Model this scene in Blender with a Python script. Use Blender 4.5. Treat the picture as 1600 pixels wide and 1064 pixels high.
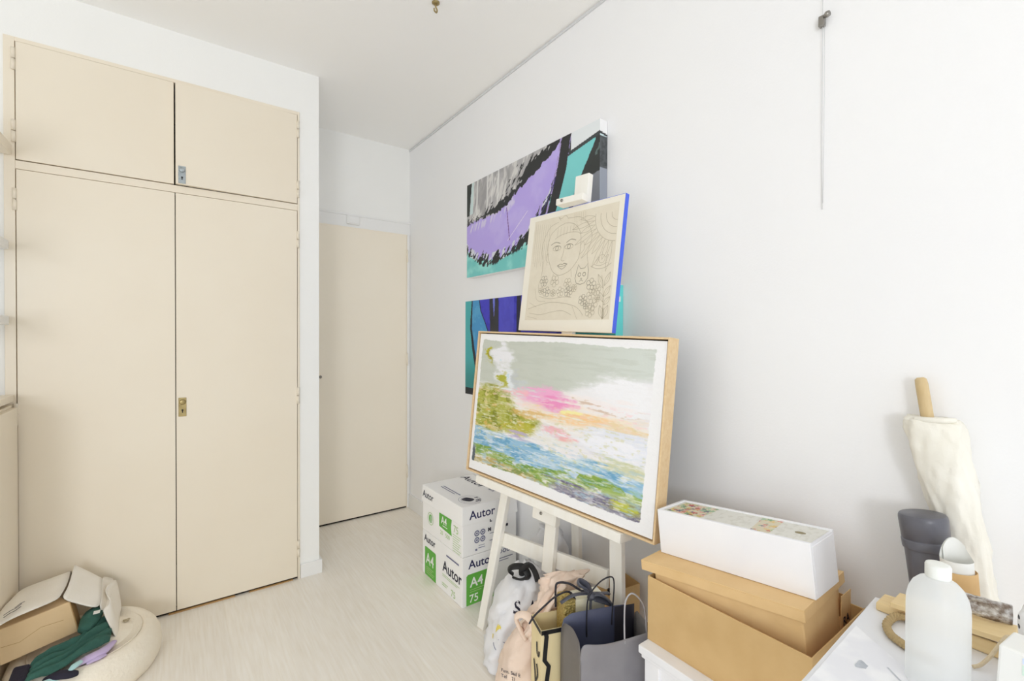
import bpy, bmesh, math, random
import numpy as np
from mathutils import Vector, Matrix

# ------------------------------------------------------------------ reset
for o in list(bpy.data.objects):
    bpy.data.objects.remove(o, do_unlink=True)
SC = bpy.context.scene
COL = SC.collection
random.seed(4)

# ------------------------------------------------------------------ camera, light, exposure
cam_d = bpy.data.cameras.new('camera')
cam_d.sensor_width = 36.0
cam_d.lens = 36.0 * 726.2 / 1600.0
cam_d.clip_start = 0.02
cam = bpy.data.objects.new('camera', cam_d)
COL.objects.link(cam)
YAW, PIT, ROL = 0.63009, -0.0091349, 0.00311
cf = Vector((math.sin(YAW) * math.cos(PIT), math.cos(YAW) * math.cos(PIT), math.sin(PIT)))
cr0 = Vector((math.cos(YAW), -math.sin(YAW), 0))
cu0 = cr0.cross(cf)
cr = cr0 * math.cos(ROL) + cu0 * math.sin(ROL)
cu = cu0 * math.cos(ROL) - cr0 * math.sin(ROL)
m = Matrix((cr, cu, -cf)).transposed().to_4x4()
m.translation = Vector((0, 0, 1.272))
cam.matrix_world = m
SC.camera = cam

SC.view_settings.view_transform = 'Standard'
SC.view_settings.look = 'None'
SC.view_settings.gamma = 1
SC.view_settings.use_curve_mapping = False
SC.view_settings.exposure = 0.58
SC.cycles.max_bounces = 16
SC.cycles.diffuse_bounces = 10
SC.cycles.transmission_bounces = 10
SC.cycles.sample_clamp_indirect = 6.0

world = bpy.data.worlds.new('world')
SC.world = world
world.use_nodes = True
bg = world.node_tree.nodes['Background']
bg.inputs[0].default_value = (0.885, 0.94, 1.0, 1)
bg.inputs[1].default_value = 0.95


def area_light(name, loc, target, sx, sy, power, color):
    d = bpy.data.lights.new(name, 'AREA')
    d.shape = 'RECTANGLE'
    d.size, d.size_y = sx, sy
    d.energy = power
    d.color = color
    o = bpy.data.objects.new(name, d)
    COL.objects.link(o)
    o.location = loc
    o.rotation_euler = (Vector(target) - Vector(loc)).to_track_quat('-Z', 'Y').to_euler()
    return o


# daylight entering by the side window behind the camera
area_light('window_daylight', (-1.55, -2.20, 1.50), (0.5, 1.5, 1.2), 0.75, 1.0, 25, (0.93, 0.96, 1.0))

# ------------------------------------------------------------------ helpers


def lin(c):
    c = c / 255.0
    return c / 12.92 if c <= 0.04045 else ((c + 0.055) / 1.055) ** 2.4


def rgb(r, g, b):
    return (lin(r), lin(g), lin(b), 1.0)


def lin_np(a):
    a = np.clip(a, 0, 255) / 255.0
    return np.where(a <= 0.04045, a / 12.92, ((a + 0.055) / 1.055) ** 2.4)


def material(name, col, rough=0.6, metal=0.0, col2=None, nscale=6.0, stretch=(1, 1, 1), amount=1.0,
             bump=0.0, bscale=60.0, coat=0.0, spec=0.5, detail=4.0, transmission=0.0, alpha=1.0, coord='Object'):
    mt = bpy.data.materials.new(name)
    mt.use_nodes = True
    nt = mt.node_tree
    N, L = nt.nodes, nt.links
    b = N['Principled BSDF']
    b.inputs['Base Color'].default_value = rgb(*col)
    b.inputs['Roughness'].default_value = rough
    b.inputs['Metallic'].default_value = metal
    b.inputs['Specular IOR Level'].default_value = spec
    b.inputs['Coat Weight'].default_value = coat
    b.inputs['Transmission Weight'].default_value = transmission
    b.inputs['Alpha'].default_value = alpha
    tc = N.new('ShaderNodeTexCoord')
    mp = N.new('ShaderNodeMapping')
    mp.inputs['Scale'].default_value = stretch
    L.new(tc.outputs[coord], mp.inputs['Vector'])
    if col2 is not None:
        nz = N.new('ShaderNodeTexNoise')
        nz.inputs['Scale'].default_value = nscale
        nz.inputs['Detail'].default_value = detail
        L.new(mp.outputs[0], nz.inputs['Vector'])
        rp = N.new('ShaderNodeValToRGB')
        rp.color_ramp.elements[0].position = 0.5 - 0.25 * amount
        rp.color_ramp.elements[1].position = 0.5 + 0.25 * amount
        rp.color_ramp.elements[0].color = rgb(*col)
        rp.color_ramp.elements[1].color = rgb(*col2)
        L.new(nz.outputs['Fac'], rp.inputs['Fac'])
        L.new(rp.outputs['Color'], b.inputs['Base Color'])
    if bump > 0:
        nb = N.new('ShaderNodeTexNoise')
        nb.inputs['Scale'].default_value = bscale
        nb.inputs['Detail'].default_value = 5
        L.new(mp.outputs[0], nb.inputs['Vector'])
        bp = N.new('ShaderNodeBump')
        bp.inputs['Strength'].default_value = bump
        bp.inputs['Distance'].default_value = 0.01
        L.new(nb.outputs['Fac'], bp.inputs['Height'])
        L.new(bp.outputs['Normal'], b.inputs['Normal'])
    return mt


def attr_material(name, rough=0.6, bump=0.0, bscale=200.0, coat=0.0):
    mt = material(name, (255, 255, 255), rough, bump=bump, bscale=bscale, coat=coat)
    nt = mt.node_tree
    a = nt.nodes.new('ShaderNodeAttribute')
    a.attribute_name = 'Col'
    nt.links.new(a.outputs['Color'], nt.nodes['Principled BSDF'].inputs['Base Color'])
    return mt


def link(o, parent=None):
    COL.objects.link(o)
    if parent is not None:
        o.parent = parent
    return o


def mesh_obj(name, verts, faces, mat, parent=None, smooth=False, weld=False):
    me = bpy.data.meshes.new(name)
    me.from_pydata([tuple(v) for v in verts], [], faces)
    bm = bmesh.new()
    bm.from_mesh(me)
    if weld:
        bmesh.ops.remove_doubles(bm, verts=bm.verts, dist=1e-5)
    bmesh.ops.recalc_face_normals(bm, faces=bm.faces)
    bm.to_mesh(me)
    bm.free()
    if mat is not None:
        me.materials.append(mat)
    if smooth:
        for p in me.polygons:
            p.use_smooth = True
    return link(bpy.data.objects.new(name, me), parent)


def bm_obj(name, bm, mat, parent=None, smooth=False):
    bmesh.ops.recalc_face_normals(bm, faces=bm.faces)
    me = bpy.data.meshes.new(name)
    bm.to_mesh(me)
    bm.free()
    if mat is not None:
        me.materials.append(mat)
    if smooth:
        for p in me.polygons:
            p.use_smooth = True
    return link(bpy.data.objects.new(name, me), parent)


def prism_bm(bm, bottom, top, bevel=0.0, seg=2):
    """closed prism between two rings of equally many corners"""
    n = len(bottom)
    vb = [bm.verts.new(p) for p in bottom]
    vt = [bm.verts.new(p) for p in top]
    fs = [bm.faces.new(vb[::-1]), bm.faces.new(vt)]
    for i in range(n):
        j = (i + 1) % n
        fs.append(bm.faces.new((vb[i], vb[j], vt[j], vt[i])))
    if bevel > 0:
        es = list({e for f in fs for e in f.edges})
        bmesh.ops.bevel(bm, geom=es, offset=bevel, segments=seg, profile=0.5, affect='EDGES', clamp_overlap=True)


def box_bm(bm, lo, hi, bevel=0.0, seg=2):
    x0, y0, z0 = lo
    x1, y1, z1 = hi
    prism_bm(bm, [(x0, y0, z0), (x1, y0, z0), (x1, y1, z0), (x0, y1, z0)],
             [(x0, y0, z1), (x1, y0, z1), (x1, y1, z1), (x0, y1, z1)], bevel, seg)


def box(name, lo, hi, mat, parent=None, bevel=0.002, seg=2):
    bm = bmesh.new()
    box_bm(bm, lo, hi, bevel, seg)
    return bm_obj(name, bm, mat, parent)


def boxes(name, lst, mat, parent=None, bevel=0.0):
    bm = bmesh.new()
    for lo, hi in lst:
        box_bm(bm, lo, hi, bevel)
    return bm_obj(name, bm, mat, parent)


def prism(name, bottom, top, mat, parent=None, bevel=0.002):
    bm = bmesh.new()
    prism_bm(bm, bottom, top, bevel)
    return bm_obj(name, bm, mat, parent)


def catmull(pts, n=8):
    P = [Vector(p) for p in pts]
    out = []
    for i in range(len(P) - 1):
        p0 = P[max(i - 1, 0)]
        p1, p2 = P[i], P[i + 1]
        p3 = P[min(i + 2, len(P) - 1)]
        for k in range(n):
            t = k / n
            out.append(0.5 * ((2 * p1) + (p2 - p0) * t + (2 * p0 - 5 * p1 + 4 * p2 - p3) * t * t +
                              (3 * p1 - p0 - 3 * p2 + p3) * t ** 3))
    out.append(P[-1])
    return out


def tube_bm(bm, pts, rad, seg=10, flat=1.0, up=(0, 0, 1), smooth_n=0):
    """tube along pts; rad number or list; flat squashes the 2nd axis"""
    if smooth_n:
        n0 = len(pts)
        if not isinstance(rad, (int, float)):
            rr = []
            for i in range(n0 - 1):
                for k in range(smooth_n):
                    t = k / smooth_n
                    rr.append(rad[i] * (1 - t) + rad[i + 1] * t)
            rr.append(rad[-1])
            rad = rr
        pts = catmull(pts, smooth_n)
    pts = [Vector(p) for p in pts]
    rings = []
    a = None
    for i, p in enumerate(pts):
        d = (pts[min(i + 1, len(pts) - 1)] - pts[max(i - 1, 0)]).normalized()
        if a is None:
            a = d.cross(Vector(up))
            if a.length < 1e-3:
                a = d.cross(Vector((1, 0, 0)))
        else:
            a = a - d * a.dot(d)
        a.normalize()
        b = d.cross(a)
        r = rad if isinstance(rad, (int, float)) else rad[i]
        rings.append([bm.verts.new(p + a * (r * math.cos(2 * math.pi * k / seg)) +
                                   b * (r * flat * math.sin(2 * math.pi * k / seg))) for k in range(seg)])
    for i in range(len(rings) - 1):
        for k in range(seg):
            j = (k + 1) % seg
            bm.faces.new((rings[i][k], rings[i][j], rings[i + 1][j], rings[i + 1][k]))
    bm.faces.new(rings[0][::-1])
    bm.faces.new(rings[-1])


def tube(name, pts, rad, mat, parent=None, seg=10, flat=1.0, up=(0, 0, 1), smooth_n=0):
    bm = bmesh.new()
    tube_bm(bm, pts, rad, seg, flat, up, smooth_n)
    return bm_obj(name, bm, mat, parent, smooth=True)


def lathe(name, prof, mat, parent=None, seg=40, smooth=True, center=(0, 0, 0), sx=1.0, sy=1.0, cap=True):
    verts, faces = [], []
    n = len(prof)
    for r, z in prof:
        for k in range(seg):
            a = 2 * math.pi * k / seg
            verts.append((center[0] + sx * r * math.cos(a), center[1] + sy * r * math.sin(a), center[2] + z))
    for i in range(n - 1):
        for k in range(seg):
            j = (k + 1) % seg
            faces.append((i * seg + k, i * seg + j, (i + 1) * seg + j, (i + 1) * seg + k))
    if cap:
        faces.append(tuple(range(seg))[::-1])
        faces.append(tuple((n - 1) * seg + k for k in range(seg)))
    return mesh_obj(name, verts, faces, mat, parent, smooth)


def empty(name, loc=(0, 0, 0), rotz=0.0, label=None, cat=None, group=None, mat=None):
    o = bpy.data.objects.new(name, None)
    o.empty_display_size = 0.05
    COL.objects.link(o)
    if mat is not None:
        o.matrix_world = mat
    else:
        o.location = loc
        o.rotation_euler = (0, 0, rotz)
    tag(o, label, cat, group)
    return o


def tag(o, label=None, cat=None, group=None, kind=None):
    if label:
        o['label'] = label
    if cat:
        o['category'] = cat
    if group:
        o['group'] = group
    if kind:
        o['kind'] = kind
    return o


def basis(origin, x, y):
    """matrix with local X along x, local Y near y"""
    x = Vector(x).normalized()
    y = Vector(y)
    y = (y - x * x.dot(y)).normalized()
    z = x.cross(y)
    mm = Matrix((x, y, z)).transposed().to_4x4()
    mm.translation = Vector(origin)
    return mm


def autosmooth(o, angle=35):
    me = o.data
    bm = bmesh.new()
    bm.from_mesh(me)
    for e in bm.edges:
        if len(e.link_faces) == 2:
            e.smooth = e.calc_face_angle(0) < math.radians(angle)
    for f in bm.faces:
        f.smooth = True
    bm.to_mesh(me)
    bm.free()
    return o


def subsurf(o, levels=2):
    md = o.modifiers.new('subdivision', 'SUBSURF')
    md.levels = levels
    md.render_levels = levels
    return o


def solidify(o, t, offset=0.0):
    md = o.modifiers.new('thickness', 'SOLIDIFY')
    md.thickness = t
    md.offset = offset
    return o


def text(name, s, size, mat, origin, xdir, ydir, parent=None, bold=0.0, align='LEFT', sx=1.0, shear=0.0):
    """flat lettering, baseline start at origin, reading along xdir with letter tops towards ydir"""
    c = bpy.data.curves.new(name + '_outline', 'FONT')
    c.body = s
    c.size = size
    c.offset = bold
    c.align_x = align
    c.shear = shear
    c.resolution_u = 3
    t = bpy.data.objects.new(name + '_outline', c)
    COL.objects.link(t)
    dg = bpy.context.evaluated_depsgraph_get()
    me = bpy.data.meshes.new_from_object(t.evaluated_get(dg))
    bpy.data.objects.remove(t, do_unlink=True)
    X = Vector(xdir).normalized()
    Yv = Vector(ydir)
    Yv = (Yv - X * X.dot(Yv)).normalized()
    Zv = X.cross(Yv)
    mm = Matrix((X * sx, Yv, Zv)).transposed().to_4x4()
    mm.translation = Vector(origin)
    me.transform(mm)
    me.materials.clear()
    me.materials.append(mat)
    me.name = name
    return link(bpy.data.objects.new(name, me), parent)


# numpy value noise -------------------------------------------------
_rng = np.random.RandomState(11)
_TAB = _rng.rand(256, 256)


def vnoise(x, y, seed=0):
    x = np.asarray(x, float) + seed * 17.31
    y = np.asarray(y, float) + seed * 9.77
    xi, yi = np.floor(x).astype(int), np.floor(y).astype(int)
    fx, fy = x - xi, y - yi
    fx = fx * fx * (3 - 2 * fx)
    fy = fy * fy * (3 - 2 * fy)
    a = _TAB[xi % 256, yi % 256]
    b = _TAB[(xi + 1) % 256, yi % 256]
    c = _TAB[xi % 256, (yi + 1) % 256]
    d = _TAB[(xi + 1) % 256, (yi + 1) % 256]
    return (a * (1 - fx) + b * fx) * (1 - fy) + (c * (1 - fx) + d * fx) * fy


def fbm(x, y, seed=0, octv=4):
    s, a, t = 0, 0.5, 0
    for k in range(octv):
        s = s + a * vnoise(x * 2 ** k, y * 2 ** k, seed + k)
        t += a
        a *= 0.5
    return s / t


def sst(e0, e1, x):
    t = np.clip((x - e0) / (e1 - e0), 0, 1)
    return t * t * (3 - 2 * t)


def mixc(base, col, mask):
    return base * (1 - mask[..., None]) + np.array(col, float) * mask[..., None]


def paint_grid(name, w, h, nx, nz, fn, mat, parent, y=0.0, x0=0.0, z0=0.0):
    """vertical panel (local x = right, z = up, facing -y); fn(u, v from the top) gives sRGB colours"""
    us = np.linspace(0, 1, nx)
    vs = np.linspace(0, 1, nz)
    U, V = np.meshgrid(us, vs)
    colr = fn(U, V)
    verts = np.stack([x0 + U * w, np.full_like(U, y), z0 + (1 - V) * h], -1).reshape(-1, 3)
    idx = np.arange(nx * nz).reshape(nz, nx)
    f = np.stack([idx[1:, :-1], idx[1:, 1:], idx[:-1, 1:], idx[:-1, :-1]], -1).reshape(-1, 4)
    me = bpy.data.meshes.new(name)
    me.from_pydata(verts.tolist(), [], f.tolist())
    at = me.color_attributes.new('Col', 'FLOAT_COLOR', 'POINT')
    c4 = np.ones((nx * nz, 4), np.float32)
    c4[:, :3] = lin_np(colr.reshape(-1, 3))
    at.data.foreach_set('color', c4.ravel())
    me.materials.append(mat)
    return link(bpy.data.objects.new(name, me), parent)


def ribbon(verts, faces, pts, w, plane_y, closed=False):
    """flat line of width w through (x, z) points, lying in the local plane y = plane_y"""
    P = [np.array(p, float) for p in pts]
    if closed:
        P.append(P[0])
    n = len(P)
    base = len(verts)
    for i in range(n):
        d = P[min(i + 1, n - 1)] - P[max(i - 1, 0)]
        d = d / (np.linalg.norm(d) + 1e-9)
        q = np.array([-d[1], d[0]]) * w / 2
        verts.append((P[i][0] + q[0], plane_y, P[i][1] + q[1]))
        verts.append((P[i][0] - q[0], plane_y, P[i][1] - q[1]))
    for i in range(n - 1):
        a = base + 2 * i
        faces.append((a, a + 1, a + 3, a + 2))


# ------------------------------------------------------------------ materials
M = {}
M['wall'] = material('wall_paint', (246, 246, 244), 0.75, bump=0.04, bscale=180, col2=(243, 243, 241), nscale=2.5)
M['wall_right'] = material('wall_paint_right', (245, 245, 246), 0.7, bump=0.05, bscale=160, col2=(242, 242, 244), nscale=1.6)
M['ceiling'] = material('ceiling_paint', (250, 249, 247), 0.85, bump=0.03, bscale=120)
M['trim'] = material('trim_paint', (240, 240, 239), 0.45)
M['rail'] = material('rail_grey', (214, 215, 217), 0.5)
M['beige'] = material('beige_enamel', (239, 230, 213), 0.38, col2=(235, 224, 205), nscale=1.7, bump=0.03, bscale=12)
M['beige_door'] = material('door_enamel', (247, 239, 224), 0.42, col2=(243, 234, 217), nscale=1.4, bump=0.02, bscale=12)
M['dark'] = material('gap_shade', (40, 36, 30), 0.9)  # near-black fill that stands for the shade inside gaps
M['zinc'] = material('zinc_plate', (176, 184, 188), 0.4, metal=0.6, col2=(150, 158, 162), nscale=60)
M['brass'] = material('brass_plate', (178, 160, 112), 0.35, metal=0.75, col2=(150, 132, 88), nscale=50)
M['steel'] = material('steel', (150, 146, 140), 0.3, metal=0.9)
M['black'] = material('black_plastic', (22, 22, 24), 0.5)
M['white_wood'] = material('white_painted_wood', (248, 246, 240), 0.5, col2=(242, 238, 228), nscale=5, stretch=(6, 6, 1), bump=0.08, bscale=30)
M['white_box'] = material('white_painted_box', (249, 249, 252), 0.55, col2=(243, 244, 250), nscale=7, bump=0.06, bscale=25)
M['oak'] = material('pale_frame_wood', (232, 206, 165), 0.5, col2=(222, 190, 144), nscale=10, stretch=(1, 8, 8), bump=0.03, bscale=40)
M['kraft'] = material('kraft_board', (234, 200, 148), 0.7, col2=(226, 190, 136), nscale=14, bump=0.06, bscale=80)
M['kraft_b'] = material('kraft_board_dull', (222, 188, 134), 0.7, col2=(213, 177, 122), nscale=14, bump=0.06, bscale=80)
M['kraft_c'] = material('kraft_carton', (226, 198, 156), 0.75, col2=(219, 189, 145), nscale=10, bump=0.06, bscale=60)
M['kraft_in'] = material('kraft_inside', (180, 142, 92), 0.8)
M['paper_white'] = material('white_paper', (238, 238, 234), 0.7)
M['carton_white'] = material('white_carton', (248, 247, 246), 0.5, bump=0.02, bscale=30)
M['navy_ink'] = material('navy_ink', (38, 36, 84), 0.6)
M['navy_dark'] = material('navy_dark_ink', (34, 32, 54), 0.6)
M['green_ink'] = material('green_ink', (98, 178, 66), 0.55)
M['green_pale'] = material('green_pale_ink', (176, 206, 140), 0.6)
M['grey_ink'] = material('grey_ink', (120, 122, 150), 0.6)
M['white_ink'] = material('white_ink', (240, 244, 236), 0.6)
M['pencil'] = material('pencil_lead', (182, 172, 150), 0.8)
M['pencil_dark'] = material('pencil_lead_dark', (150, 142, 126), 0.8)
M['art'] = attr_material('painted_canvas', 0.5, bump=0.25, bscale=160)
M['art_smooth'] = attr_material('painted_canvas_fine', 0.45, bump=0.08, bscale=300)
M['canvas_raw'] = material('sketched_linen', (230, 222, 204), 0.8, col2=(224, 215, 196), nscale=30, bump=0.1, bscale=400)
M['canvas_edge'] = material('primed_linen_margin', (240, 235, 222), 0.8)
M['blue_side'] = material('blue_painted_edge', (74, 104, 232), 0.5)
M['canvas_white'] = material('primed_canvas', (242, 242, 243), 0.6)
M['floor'] = None
M['plastic_bag'] = material('white_plastic_bag', (240, 240, 243), 0.35, col2=(230, 231, 236), nscale=9, bump=0.25, bscale=22, transmission=0.0)
M['tote'] = material('pale_pink_cotton', (240, 220, 204), 0.85, col2=(234, 211, 193), nscale=14, bump=0.2, bscale=60)
M['cream_paper'] = material('cream_paper', (238, 222, 178), 0.6, col2=(230, 212, 164), nscale=8)
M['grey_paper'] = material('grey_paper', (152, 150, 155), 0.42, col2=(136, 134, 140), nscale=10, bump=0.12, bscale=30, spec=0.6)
M['grey_side_shade'] = material('grey_paper_shaded', (118, 113, 110), 0.5, bump=0.08, bscale=30)  # darker copy of the bag paper, gusset shade put into the colour
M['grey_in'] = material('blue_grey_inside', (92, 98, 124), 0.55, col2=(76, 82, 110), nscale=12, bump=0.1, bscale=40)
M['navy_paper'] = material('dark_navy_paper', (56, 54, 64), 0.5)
M['cord_dark'] = material('dark_cord', (44, 42, 50), 0.7)
M['cord_pale'] = material('pale_grey_cord', (186, 184, 190), 0.6)
M['ribbon'] = material('grey_satin_ribbon', (92, 94, 106), 0.35, col2=(72, 74, 86), nscale=20)
M['gold'] = material('gold_glitter', (176, 146, 60), 0.3, metal=0.7, col2=(240, 220, 150), nscale=160, bump=0.8, bscale=180)
M['gift_white'] = material('gift_wrap', (246, 244, 234), 0.5, col2=(240, 232, 196), nscale=9, amount=0.5)
M['pet'] = material('cream_plush', (246, 238, 222), 0.95, col2=(241, 231, 213), nscale=18, bump=0.35, bscale=90)
M['tote_cream'] = material('natural_canvas', (244, 239, 230), 0.85, col2=(238, 232, 221), nscale=12, bump=0.12, bscale=140)
M['green_cloth'] = material('bottle_green_fleece', (60, 104, 92), 0.95, col2=(48, 88, 78), nscale=20, bump=0.3, bscale=90)
M['navy_cloth'] = material('midnight_navy_cloth', (36, 33, 50), 0.85, bump=0.15, bscale=100)
M['lilac'] = material('lilac_cloth', (206, 190, 222), 0.85, bump=0.15, bscale=90, col2=(190, 168, 214), nscale=14)
M['ice'] = material('ice_blue_cloth', (176, 214, 216), 0.85, bump=0.15, bscale=90)
M['table'] = material('white_table_top', (240, 241, 244), 0.5, col2=(230, 232, 238), nscale=5, bump=0.02, bscale=30)
M['sheet'] = material('paint_spattered_board', (246, 247, 250), 0.5, col2=(236, 237, 243), nscale=16, amount=0.35, bump=0.03, bscale=20)
M['stain'] = material('grey_paint_stain', (170, 176, 186), 0.6, col2=(206, 210, 216), nscale=90)
M['pale_pine'] = material('pale_pine', (240, 216, 168), 0.55, col2=(232, 204, 150), nscale=12, stretch=(8, 1, 8))
M['grey_strip'] = material('mauve_grey_strip', (168, 158, 168), 0.5)
M['rope'] = material('tan_rope', (190, 166, 122), 0.85, bump=0.6, bscale=150)
M['twine'] = material('pale_twine', (226, 208, 176), 0.85, bump=0.4, bscale=200)
M['tube_black'] = material('grey_black_plastic', (104, 104, 112), 0.34, bump=0.04, bscale=60, col2=(94, 94, 102), nscale=9)
M['tube_kraft'] = material('kraft_tube', (222, 184, 130), 0.7, col2=(212, 172, 116), nscale=16)
M['roll_cloth'] = material('off_white_tarpaulin', (243, 240, 231), 0.6, col2=(236, 232, 219), nscale=9, bump=0.35, bscale=26)
M['stick'] = material('raw_wood_stick', (216, 194, 152), 0.6, col2=(200, 174, 128), nscale=8, stretch=(10, 10, 1.5))
M['pouch'] = None
M['silver'] = material('crinkled_foil', (224, 222, 220), 0.3, metal=0.3, col2=(140, 124, 112), nscale=90, amount=.5, bump=0.6, bscale=140)

# translucent bottle plastic
mt = material('milky_plastic', (252, 253, 253), 0.28, spec=0.5)
nt = mt.node_tree
b = nt.nodes['Principled BSDF']
tr = nt.nodes.new('ShaderNodeBsdfTranslucent')
tr.inputs[0].default_value = rgb(252, 254, 254)
tp = nt.nodes.new('ShaderNodeBsdfTransparent')
tp.inputs[0].default_value = rgb(252, 253, 253)
mx1 = nt.nodes.new('ShaderNodeMixShader')
mx1.inputs[0].default_value = 0.55
mx2 = nt.nodes.new('ShaderNodeMixShader')
mx2.inputs[0].default_value = 0.30
nt.links.new(b.outputs[0], mx1.inputs[1])
nt.links.new(tr.outputs[0], mx1.inputs[2])
nt.links.new(mx1.outputs[0], mx2.inputs[1])
nt.links.new(tp.outputs[0], mx2.inputs[2])
nt.links.new(mx2.outputs[0], nt.nodes['Material Output'].inputs['Surface'])
M['bottle'] = mt

# pale laminate floor: fine grain along y
mt = material('pale_laminate', (249, 245, 238), 0.42, col2=(238, 231, 219), nscale=3.6, stretch=(30, 1.6, 1), detail=6, bump=0.05, bscale=6)
nt = mt.node_tree
N, L = nt.nodes, nt.links
bk = N.new('ShaderNodeTexBrick')
bk.inputs['Scale'].default_value = 1.0
bk.inputs['Brick Width'].default_value = 1.2
bk.inputs['Row Height'].default_value = 0.19
bk.inputs['Mortar Size'].default_value = 0.0
bk.inputs['Color1'].default_value = (0.96, 0.955, 0.95, 1)
bk.inputs['Color2'].default_value = (1, 1, 1, 1)
mp = N.new('ShaderNodeMapping')
mp.inputs['Rotation'].default_value = (0, 0, math.pi / 2)
tc = N.new('ShaderNodeTexCoord')
L.new(tc.outputs['Object'], mp.inputs['Vector'])
L.new(mp.outputs[0], bk.inputs['Vector'])
mul = N.new('ShaderNodeMix')
mul.data_type = 'RGBA'
mul.blend_type = 'MULTIPLY'
mul.inputs[0].default_value = 1.0
bs = N['Principled BSDF']
src = bs.inputs['Base Color'].links[0].from_socket
L.new(src, mul.inputs[6])
L.new(bk.outputs['Color'], mul.inputs[7])
L.new(mul.outputs[2], bs.inputs['Base Color'])
M['floor'] = mt

# ------------------------------------------------------------------ room shell
XR, XL, YF, YC, YB, H = 1.4226, -1.75, -2.80, 2.62, 3.246, 2.65


def struct(o):
    o['kind'] = 'structure'
    return o


struct(box('floor', (XL - .1, YF - .1, -0.06), (XR + .1, YB + .1, 0), M['floor'], bevel=0))
struct(box('ceiling', (XL - .1, YF - .1, H), (XR + .1, YB + .1, H + 0.06), M['ceiling'], bevel=0))
struct(box('wall_right', (XR, YF - .1, 0), (XR + 0.1, YB + .1, H), M['wall_right'], bevel=0))
struct(box('wall_back', (XL - .1, YB, 0), (XR, YB + 0.1, H), M['wall'], bevel=0))
# unseen left wall, with a wide opening added to brighten the far end
struct(boxes('wall_left', [((XL - 0.1, 1.95, 0), (XL, YB, H)), ((XL - 0.1, YF, 2.45), (XL, 1.95, H)), ((XL - 0.1, YF - .1, 0), (XL, -2.70, H)), ((XL - 0.1, -2.70, 0), (XL, -1.60, .85)), ((XL - 0.1, -2.70, 2.2), (XL, -1.60, H)), ((XL - 0.1, -1.60, 0), (XL, 1.2, H))], M['wall'], bevel=0))
# wall with the wardrobe niche and the return beside the room door
OX0, OX1, OZ = -0.527, 0.534, 2.432
PX = 0.6315
struct(boxes('wall_niche', [((XL, YC, 0), (OX0, YB, H)), ((OX0, YC, OZ), (OX1, YB, H)), ((OX1, YC, 0), (PX, YB, H))], M['wall']))
# unseen wall behind the camera: window widened to full width for even fill
WX0, WX1, WZ0, WZ1 = XL, XR, 0.10, 2.15
struct(boxes('wall_front', [((XL, YF - .1, 0), (XR, YF, WZ0)), ((XL, YF - .1, WZ1), (XR, YF, H))], M['wall']))
struct(boxes('window_1', [((x, YF - .09, WZ0), (x + .05, YF - .03, WZ1)) for x in (WX0, -.72, .32, WX1 - .05)] +
             [((WX0, YF - .09, WZ0), (WX1, YF - .03, WZ0 + .05)), ((WX0, YF - .09, WZ1 - .05), (WX1, YF - .03, WZ1))], M['trim']))
# baseboards and trims
bm = bmesh.new()
prism_bm(bm, [(XR - .014, .3, 0), (XR, .3, 0), (XR, YB, 0), (XR - .014, YB, 0)],
         [(XR - .009, .3, .098), (XR, .3, .098), (XR, YB, .098), (XR - .009, YB, .098)], .001)
struct(bm_obj('baseboard_right', bm, M['trim']))
struct(boxes('baseboard_niche', [((OX1 + .003, YC - .013, 0), (PX + .013, YC, .072)), ((PX, YC, 0), (PX + .013, YB, .072))], M['trim'], bevel=.0015))
struct(box('trim_1', (XR - .006, YF, H - .016), (XR, YB, H - .005), M['rail'], bevel=.001))
DX0, DX1, DZ = 0.70, 1.392, 2.006
struct(boxes('trim_2', [((PX, YB - .012, DZ + .012), (XR, YB, 2.098)), ((PX, YB - .018, 2.096), (XR, YB, 2.110)),
                        ((DX1 + .008, YB - .012, 0), (XR - .002, YB, DZ + .012))], M['trim'], bevel=.001))
# room door
d1 = box('door_1', (DX0, YB - .016, .013), (DX1, YB + .0, DZ), M['beige_door'], bevel=.0015)
struct(d1)
boxes('door_jamb', [((PX + .001, YB - .010, DZ + .001), (DX1 + .007, YB, DZ + .013)), ((DX1 + .003, YB - .010, 0), (DX1 + .008, YB, DZ + .002))], M['beige_door'], d1)
box('threshold_shade', (PX + .001, YB - .004, 0), (DX1 + .006, YB - .001, .014), M['dark'], d1, bevel=0)  # dark strip painted in as the shade below the door
for z in (1.86, 1.10, .27):
    tube('hinge', [(DX1 + .004, YB - .020, z - .045), (DX1 + .004, YB - .020, z + .045)], .006, M['beige_door'], d1)
tube('door_knob', [(.783, YB - .016, 1.0), (.783, YB - .034, 1.0), (.783, YB - .042, 1.0)], [.006, .010, .008], M['steel'], d1, seg=14)

# small white box fixed on the door casing
t = empty('door_chime', (1.0, YB - .012, 2.064), label='small white rounded box on the casing above the room door', cat='door chime')
box('body', (-.045, -.022, -.030), (.045, 0, .030), M['trim'], t, bevel=.008, seg=3)
box('cover', (-.036, -.026, -.022), (.036, -.020, .022), M['trim'], t, bevel=.003)

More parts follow.
